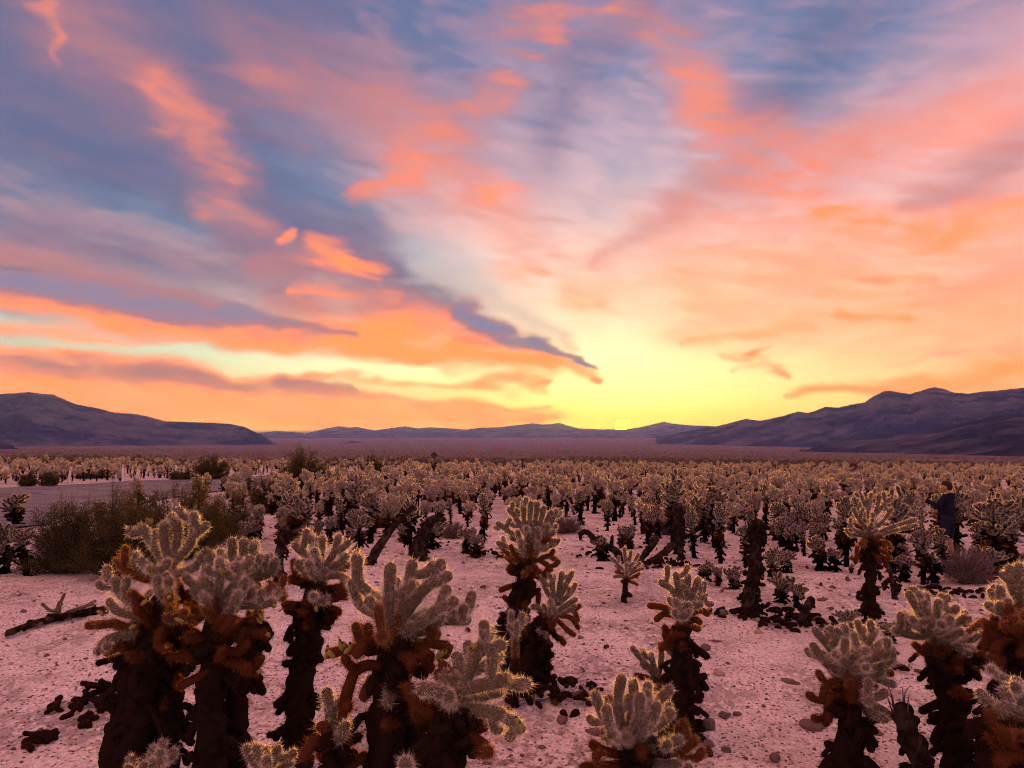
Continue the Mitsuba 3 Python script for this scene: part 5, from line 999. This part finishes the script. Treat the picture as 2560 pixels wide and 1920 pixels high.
key = numbered('trail_marker'); tag(key, 'narrow dark upright marker board rising from the crowd near the centre', 'sign')
m = trimesh.creation.box([5*k, .03, 14*k]); part(key, 'board', (np.array(m.vertices) + t - UP*7*k, m.faces), 'sign_back')
m = trimesh.creation.box([2.6*k, .06, t[2] - f[2] + .1]); part(key, 'post', (np.array(m.vertices) + [f[0], f[1] + .05, (t[2] + f[2])/2 - .1], m.faces), 'sign_steel')
# ------------------------------------------------------------------ the person
def blob(bones, fine=.02, rounds=10):
    """One continuous surface round a skeleton: hulls of spheres, joined, refined and smoothed."""
    ms = []
    for (a, ra), (b, rb) in bones:
        s = [m3.Manifold.sphere(r, 20).translate([float(x) for x in p]) for p, r in ((a, ra), (b, rb))]
        ms.append(m3.Manifold.batch_hull(s))
    m = m3.Manifold.batch_boolean(ms, m3.OpType.Add).refine_to_length(fine)
    q = m.to_mesh(); t = trimesh.Trimesh(np.array(q.vert_properties[:, :3]), np.array(q.tri_verts), process=True)
    trimesh.smoothing.filter_taubin(t, iterations=rounds)
    return np.array(t.vertices), np.array(t.faces)
scene['skin'] = {'type': 'principled', 'base_color': rgb(.42, .25, .18), 'roughness': .55}
scene['hair'] = matt(.05, .032, .026)
scene['hoodie_cloth'] = matt(.018, .019, .034)
scene['shorts_cloth'] = matt(.022, .027, .055)
scene['shoe_rubber'] = matt(.05, .045, .045)
scene['phone_glass'] = {'type': 'principled', 'base_color': rgb(.02, .02, .022), 'roughness': .15}
def person():
    # local frame: x to the person's right, y ahead, z up; the head turned to the left
    S = 1.0
    J = dict(head=(-.01, .045, 1.60), skull=(0, 0, 1.64), chin=(-.02, .075, 1.53), neck=(0, -.01, 1.47), chest=(0, .0, 1.30), waist=(0, .0, 1.06), hip=(0, -.01, .92),
             shR=(.17, -.01, 1.40), elR=(.24, .05, 1.13), wrR=(.20, .27, 1.05), shL=(-.17, -.01, 1.40), elL=(-.24, .12, 1.17), wrL=(-.17, .36, 1.30),
             hpR=(.09, 0, .90), knR=(.10, .03, .49), anR=(.11, -.02, .09), hpL=(-.09, 0, .90), knL=(-.11, .05, .49), anL=(-.12, .01, .09))
    J = {k: np.array(v) for k, v in J.items()}
    yaw = math.radians(38)            # faces left and away from the viewer
    root = numbered('person'); tag(root, 'person in dark navy hoodie and shorts among the chollas, seen from behind, looking left', 'person')
    P0 = PERSON.copy(); P0[2] = float(ground(P0[0], P0[1])) - .01
    K = 1.0
    place = lambda m: (rotz(np.asarray(m[0])*K, yaw) + P0, m[1])
    b = []
    bone = lambda a, ra, c, rc: b.append(((J[a] if isinstance(a, str) else a, ra), (J[c] if isinstance(c, str) else c, rc)))
    bone('skull', .088, 'head', .085); bone('head', .08, 'chin', .048); bone('neck', .056, 'skull', .06); bone('chest', .10, 'neck', .07)
    face = J['head'] + np.array([-.0, .075, 0])
    bone(face + [0, .0, .0], .016, face + [0, .018, -.03], .014)                       # nose
    for s in (-1, 1): bone(J['skull'] + [s*.085, -.005, -.03], .018, J['skull'] + [s*.088, .0, -.06], .014)   # ears
    bone('chest', .11, 'waist', .11); bone('waist', .11, 'hip', .12)
    for s in 'RL':
        bone('chest', .09, 'sh' + s, .055); bone('sh' + s, .05, 'el' + s, .042); bone('el' + s, .04, 'wr' + s, .028)
        bone('hip', .11, 'hp' + s, .095); bone('hp' + s, .088, 'kn' + s, .058); bone('kn' + s, .056, 'an' + s, .038)
        w, d = J['wr' + s], unit(J['wr' + s] - J['el' + s]); side = unit(np.cross(d, UP)); palm = w + d*.075
        bone(w, .026, palm, .030)
        for k, (o, l) in enumerate(((-.030, .068), (-.010, .078), (.010, .074), (.030, .058))):
            p1 = palm + side*o + d*.012; p2 = p1 + d*l*.55 - UP*.008; p3 = p2 + d*l*.30 - UP*.026
            b.append(((p1, .0095), (p2, .009))); b.append(((p2, .009), (p3, .0075)))
        t0 = w + d*.03 + UP*.012; t1 = t0 + side*(-.035 if s == 'R' else .035) + d*.03; b.append(((t0, .012), (t1, .010))); b.append(((t1, .010), (t1 + d*.03, .008)))
    part(root, 'body', place(blob(b, .012, 6)), 'skin', True)
    h = [((J['skull'] + [0, -.012, .016], .092), (J['skull'] + [0, .03, .03], .082)), ((J['skull'] + [0, -.035, -.02], .078), (J['skull'] + [0, -.04, -.055], .055))]
    part(root, 'hair', place(blob(h, .012, 4)), 'hair', True)
    b = []
    bone('chest', .135, 'waist', .135); bone('waist', .135, np.array([0, -.01, .88]), .145); bone('chest', .13, J['neck'] + [0, -.02, -.05], .085)
    for s in 'RL': bone('chest', .115, 'sh' + s, .075); bone('sh' + s, .074, 'el' + s, .060); bone('el' + s, .060, 'wr' + s, .043)
    b.append(((np.array([-.07, -.075, 1.44]), .05), (np.array([.07, -.075, 1.44]), .05))); b.append(((np.array([-.05, -.10, 1.38]), .045), (np.array([.05, -.10, 1.38]), .045)))  # the hood lying on the back
    part(root, 'hoodie', place(blob(b, .02, 8)), 'hoodie_cloth', True)
    b = []
    bone('hip', .148, np.array([0, -.01, .90]), .145)
    for s in 'RL': bone('hip', .14, 'hp' + s, .115); bone('hp' + s, .115, J['kn' + s] + [0, 0, .06], .098)
    part(root, 'shorts', place(blob(b, .02, 8)), 'shorts_cloth', True)
    for s in 'RL':
        a = J['an' + s]; b = [((a + [0, -.03, -.045], .045), (a + [0, .12, -.055], .036)), ((a + [0, -.02, .0], .048), (a + [0, .02, -.04], .045))]
        part(root, 'shoe', place(blob(b, .012, 4)), 'shoe_rubber', True)
    ph = J['wrL'] + unit(J['wrL'] - J['elL'])*.11 + np.array([0, .02, .035])
    m = trimesh.creation.box([.075, .009, .15]); key = numbered('phone'); add(key, place((np.array(m.vertices) + ph, m.faces)), 'phone_glass'); tag(key, 'dark phone held up by the person in the hoodie', 'phone')
person()

# ------------------------------------------------------------------ stones, fallen joints, litter, gravel
def stone_skin(p, n, uv): return mix((.10, .075, .075), (.24, .19, .18), fbm(p.x*22, p.y*22, p.z*22, 4))
scene['stone_grey'] = matt(.2, .2, .2); scene['stone_grey']['bsdf']['reflectance'] = mikit.proc(stone_skin)
scene['stone_light'] = matt(.42, .33, .31)
scene['paper'] = {'type': 'principledthin', 'base_color': rgb(.82, .80, .80), 'roughness': .7, 'diff_trans': .5, 'spec_trans': 0.0}
rng = np.random.default_rng(91)
STONES = [(Z3, 1170, 1045, 60, .6, 'grey stone on the open sand right of the star-crowned cholla'), (Z3, 1190, 1455, 92, .75, 'largest blocky stone on the sand at lower right of centre'), (Z3, 1272, 1392, 78, .5, 'dark angular stone just above the largest blocky one'), (Z3, 1335, 1385, 52, .5, 'sharp-edged dark stone right of the angular one'), (Z3, 430, 1420, 66, .8, 'dark stone among the rust-brown fallen joints'), (Z3, 585, 1480, 72, .6, 'dark stone left of the thick-fingered low cholla'), (Z3, 1240, 1172, 72, .3, 'pale flat slab with a dark shadow edge on the sand'), (Z3, 525, 985, 50, .35, 'flat bluish stone beside the leaning brown-legged cholla'), (Z3, 758, 940, 22, .8, 'small round stone alone on the sand below the single-stemmed cholla'), (Z3, 1178, 1545, 60, .7, 'dark stone right behind the thick-fingered low cholla'), (Z3, 1280, 1575, 62, .5, 'dark flat stone in the sand at lower right of centre'), (Z3, 320, 1560, 44, .5, 'dark stone near the bottom edge left of centre'), (Z3, 1230, 1005, 60, .25, 'thin flat stone lying right of the grey one'), (Z3, 420, 1485, 40, .8, 'pale rounded stone below the rust-brown fallen joints'),
 (Z4, 380, 895, 44, .8, 'small black pointed stone below the debris heap'), (Z4, 410, 792, 62, .45, 'bluish flat stone left of the tall long-armed cholla'), (Z4, 240, 1215, 105, .22, 'wide flat dark stone on the sand left of the antler-crowned cholla'), (Z4, 370, 1450, 130, .5, 'tilted dark slab at the foot of the antler-crowned cholla'), (Z4, 162, 1620, 62, .95, 'upright dark stone near the bottom edge at right'), (Z4, 690, 1480, 74, .35, 'flat dark stone between the antler-crowned cholla and the broken stump'), (Z4, 102, 1342, 30, .6, 'small dark stone on the sand left of the tilted slab'), (Z4, 1092, 788, 44, .5, 'grey stone behind the leaning pale crown'), (Z4, 1282, 755, 46, .5, 'pale stone by the dry pinkish shrub'), (Z4, 78, 958, 42, .5, 'pale stone below the debris heap on the left'), (Z4, 460, 725, 36, .5, 'dark stone beside the thin black-footed chollas'),
 (ZA, 1185, 700, 40, .6, 'dark stone beside the leaning dead trunk'), (ZA, 2075, 810, 50, .6, 'pale stone in the reddish rubble'), (ZB, 55, 715, 44, .6, 'dark bluish stone left of the crooked branch'), (ZB, 50, 640, 40, .5, 'grey stone under the bent tip of the crooked branch'), (ZB, 230, 1245, 26, .6, 'dark pebble left of the single-stemmed cholla'), (ZB, 695, 1185, 30, .6, 'dark stone above the star-crowned cholla'), (ZB, 1360, 1310, 90, .7, 'black rounded stone left of the thick snag')]
for z, x, y, w, fl, lab in STONES:
    p = gp(*z(x, y)); k = (.4821 if z in (Z3, Z4) else .2712)*w*p[1]/FOCAL/2
    v, f = rock(rng, k, fl, 2); key = numbered('stone')
    add(key, (v + p + UP*k*fl*.35, f), 'stone_light' if 'pale' in lab else 'stone_grey', 40); tag(key, lab, 'stone')
for i in range(90):     # small stones anywhere on the near sand
    y = 4.4*(26/4.4)**rng.random(); x = rng.uniform(-.7, .7)*y
    k = rng.uniform(.012, .034)*(1 if y < 10 else 1.5); v, f = rock(rng, k, rng.uniform(.4, .8)); key = numbered('stone')
    add(key, (v + [x, y, float(ground(x, y)) + k*.15], f), 'stone_grey' if rng.random() < .75 else 'stone_light', 40); tag(key, 'small loose stone on the near sand', 'stone', 'small loose stones')
def fallen(p, age, L, lab, grp=None):
    a = rng.uniform(0, 6.28); d = np.array([math.cos(a), math.sin(a), 0])*L/2; p = np.array([p[0], p[1], float(ground(p[0], p[1])) + .022])
    c = spline([p - d, p + UP*rng.uniform(0, .015), p + d], 5); r = .021; key = numbered('fallen_joint'); tag(key, lab, 'cactus joint', grp)
    part(key, 'flesh', tube(c, r, 8, .1, rng), FLESH_OF[age], True); part(key, 'spines', spines(c, r, needles(c, .0020, 1900), .022, .0020, rng), SPINE_OF[age])
for z, x, y, age, L, lab in [(Z4, 905, 1170, 0, .05, 'round pale fallen joint on the sand between the two crowned chollas at lower right'), (Z4, 540, 690, 0, .05, 'pale fallen joint at the foot of the tall dense cholla'), (Z4, 1140, 1225, 2, .05, 'rusty fallen joint beside the black knobbly stem'), (Z3, 655, 1040, 1, .05, 'golden fallen joint on the sand left of the star-crowned cholla'), (Z3, 365, 1215, 0, .06, 'pale fallen joint above the rust-brown rubble'), (Z3, 385, 1330, 1, .06, 'golden ball of a fallen joint in the rust-brown rubble'), (Z3, 1190, 1590, 2, .10, 'rust-red fallen joint at the right of the thick-fingered low cholla'), (Z2, 1440, 595, 0, .07, 'pair of pale fallen pieces on the sand left of the centre cholla'), (Z2, 1350, 850, 2, .09, 'rusty fallen joint between the open-hand and centre chollas'), (Z3, 20, 725, 0, .07, 'pale fallen joint left of the centre cholla foot'), (ZA, 2110, 1070, 0, .07, 'pale fallen joint on the bare sand behind the open-hand cholla'), (Z4, 215, 640, 0, .06, 'pale fallen joint beside the low chollas left of the path')]:
    fallen(gp(*z(x, y)), age, L, lab)
for i in range(110):
    q = PLACED[rng.integers(len(PLACED))]; a = rng.uniform(0, 6.28); s = rng.uniform(.3, 1.1)
    p = (q[0] + math.cos(a)*s, q[1] + math.sin(a)*s)
    if q[1] > 26: continue
    fallen(p, int(rng.choice([0, 0, 1, 2, 3])), rng.uniform(.04, .09), 'fallen cholla joint on the sand among the middle chollas', 'fallen joints among the chollas')
p = gp(*Z3(325, 1310)); u, w = np.meshgrid(np.linspace(-1, 1, 9), np.linspace(-1, 1, 7)); hgt = meshkit.fbm(np.stack([u*1.7, w*1.7, 0*u], -1), 3, 2)
v = np.stack([u*.085 + .02*hgt, w*.05 + .03*(hgt - .5), .01 + .085*hgt + .02*u], -1).reshape(-1, 3)
i, j = np.meshgrid(np.arange(6), np.arange(8), indexing='ij'); qd = np.stack([i*9 + j, i*9 + j + 1, (i + 1)*9 + j + 1, (i + 1)*9 + j], -1).reshape(-1, 4)
key = numbered('paper_scrap'); add(key, (v + p, qd), 'paper'); tag(key, 'crumpled white scrap in the rust-brown rubble', 'litter')

def gravel():
    rng = np.random.default_rng(97); base = [rock(rng, 1.0, .65, 0) for _ in range(6)]
    n = 38000; y = 3.2*(24/3.2)**rng.random(n); x = rng.uniform(-.74, .74, n)*y
    keep = meshkit.fbm(np.stack([x*.8, y*.8, 0*x], -1), 3, 3) + rng.normal(0, .14, n) > .42; x, y = x[keep], y[keep]; n = len(x)
    s = np.minimum(.0030*np.exp(rng.exponential(.55, n)), .02)*np.maximum(1, y/7); z = ground(x, y)
    sel = rng.integers(6, size=n); light = rng.random(n) < .35; an = rng.uniform(0, 6.28, n)
    for lt in (False, True):
        V, F, o = [], [], 0
        for t in range(6):
            i = np.nonzero((sel == t) & (light == lt))[0]; v, f = base[t]
            c, sn = np.cos(an[i])[:, None], np.sin(an[i])[:, None]
            q = np.stack([v[:, 0]*c - v[:, 1]*sn, v[:, 0]*sn + v[:, 1]*c, np.broadcast_to(v[:, 2], (len(i), len(v)))], -1)*s[i, None, None] + np.stack([x[i], y[i], z[i] + s[i]*.2], -1)[:, None]
            V.append(q.reshape(-1, 3)); F.append((f[None] + (np.arange(len(i))*len(v))[:, None, None]).reshape(-1, 3) + o); o += len(V[-1])
        key = 'gravel__' + ('light_pebbles' if lt else 'dark_pebbles')
        add(key, (np.vstack(V), np.vstack(F)), 'stone_light' if lt else 'stone_grey', True)
    tag('gravel', 'loose gravel strewn over the sand', kind='stuff')
gravel()
def litter():
    """Dry straw and twig bits lying under the chollas."""
    rng = np.random.default_rng(98); n = 9000; y = 3.6*(30/3.6)**rng.random(n); x = rng.uniform(-.74, .74, n)*y
    keep = meshkit.fbm(np.stack([x*.55, y*.55, 0*x + 4], -1), 4, 3) + rng.normal(0, .05, n) > .56; x, y = x[keep], y[keep]; n = len(x)
    p = np.stack([x, y, ground(x, y) + .006], -1); a = rng.uniform(0, 6.28, n); L = rng.uniform(.02, .07, n)*np.maximum(1, y/9)
    d = np.stack([np.cos(a)*L, np.sin(a)*L, rng.uniform(0, .25, n)*L], -1)
    add('straw_litter', blades(p, d, .0016*np.maximum(1, y/7)[:, None], rng), matt(.34, .22, .14)); tag('straw_litter', 'dry straw and twig bits scattered on the sand', kind='stuff')
litter()
def scrub():
    """Low scrub of the bajada between the brow and the valley floor."""
    rng = np.random.default_rng(99); n = 15000; y = 150*(2600/150)**rng.random(n); x = rng.uniform(-.8, .8, n)*y
    keep = meshkit.fbm(np.stack([x*.012, y*.006, 0*x], -1), 3, 2) + rng.normal(0, .1, n) > .46; x, y = x[keep], y[keep]; n = len(x)
    s = rng.uniform(.5, 1.3, n)*np.maximum(1, y/900); z = ground(x, y)
    m = 7; a = rng.uniform(0, 6.28, (n, m)); e = rng.uniform(.2, 1.3, (n, m))
    d = np.stack([np.cos(a)*np.cos(e), np.sin(a)*np.cos(e), np.sin(e)], -1)*s[:, None, None]
    p = np.repeat(np.stack([x, y, z - .05], -1)[:, None], m, 1).reshape(-1, 3)
    add('creosote_scrub', blades(p, d.reshape(-1, 3), np.repeat(s*.28, m)[:, None], rng), 'leaf_scrub'); tag('creosote_scrub', 'low brown scrub covering the lower slope beyond the chollas', kind='stuff')
scene['leaf_scrub'] = {'type': 'principledthin', 'base_color': rgb(.11, .09, .082), 'roughness': .6, 'diff_trans': .6, 'spec_trans': 0.0}
scrub()
# kinds that stand nowhere are dropped
_used = {d['g']['id'] for d in scene.values() if d.get('type') == 'instance'}
for _k in [k for k, d in scene.items() if d.get('type') == 'shapegroup' and k not in _used]: del scene[_k]
# ------------------------------------------------------------------ the air over the valley
scene['haze'] = {'type': 'cube', 'to_world': T().translate([0, 0, 120]).scale([25500, 25500, 420]), 'bsdf': {'type': 'null'}, 'interior': ref('air')}
tag('haze', kind='stuff')
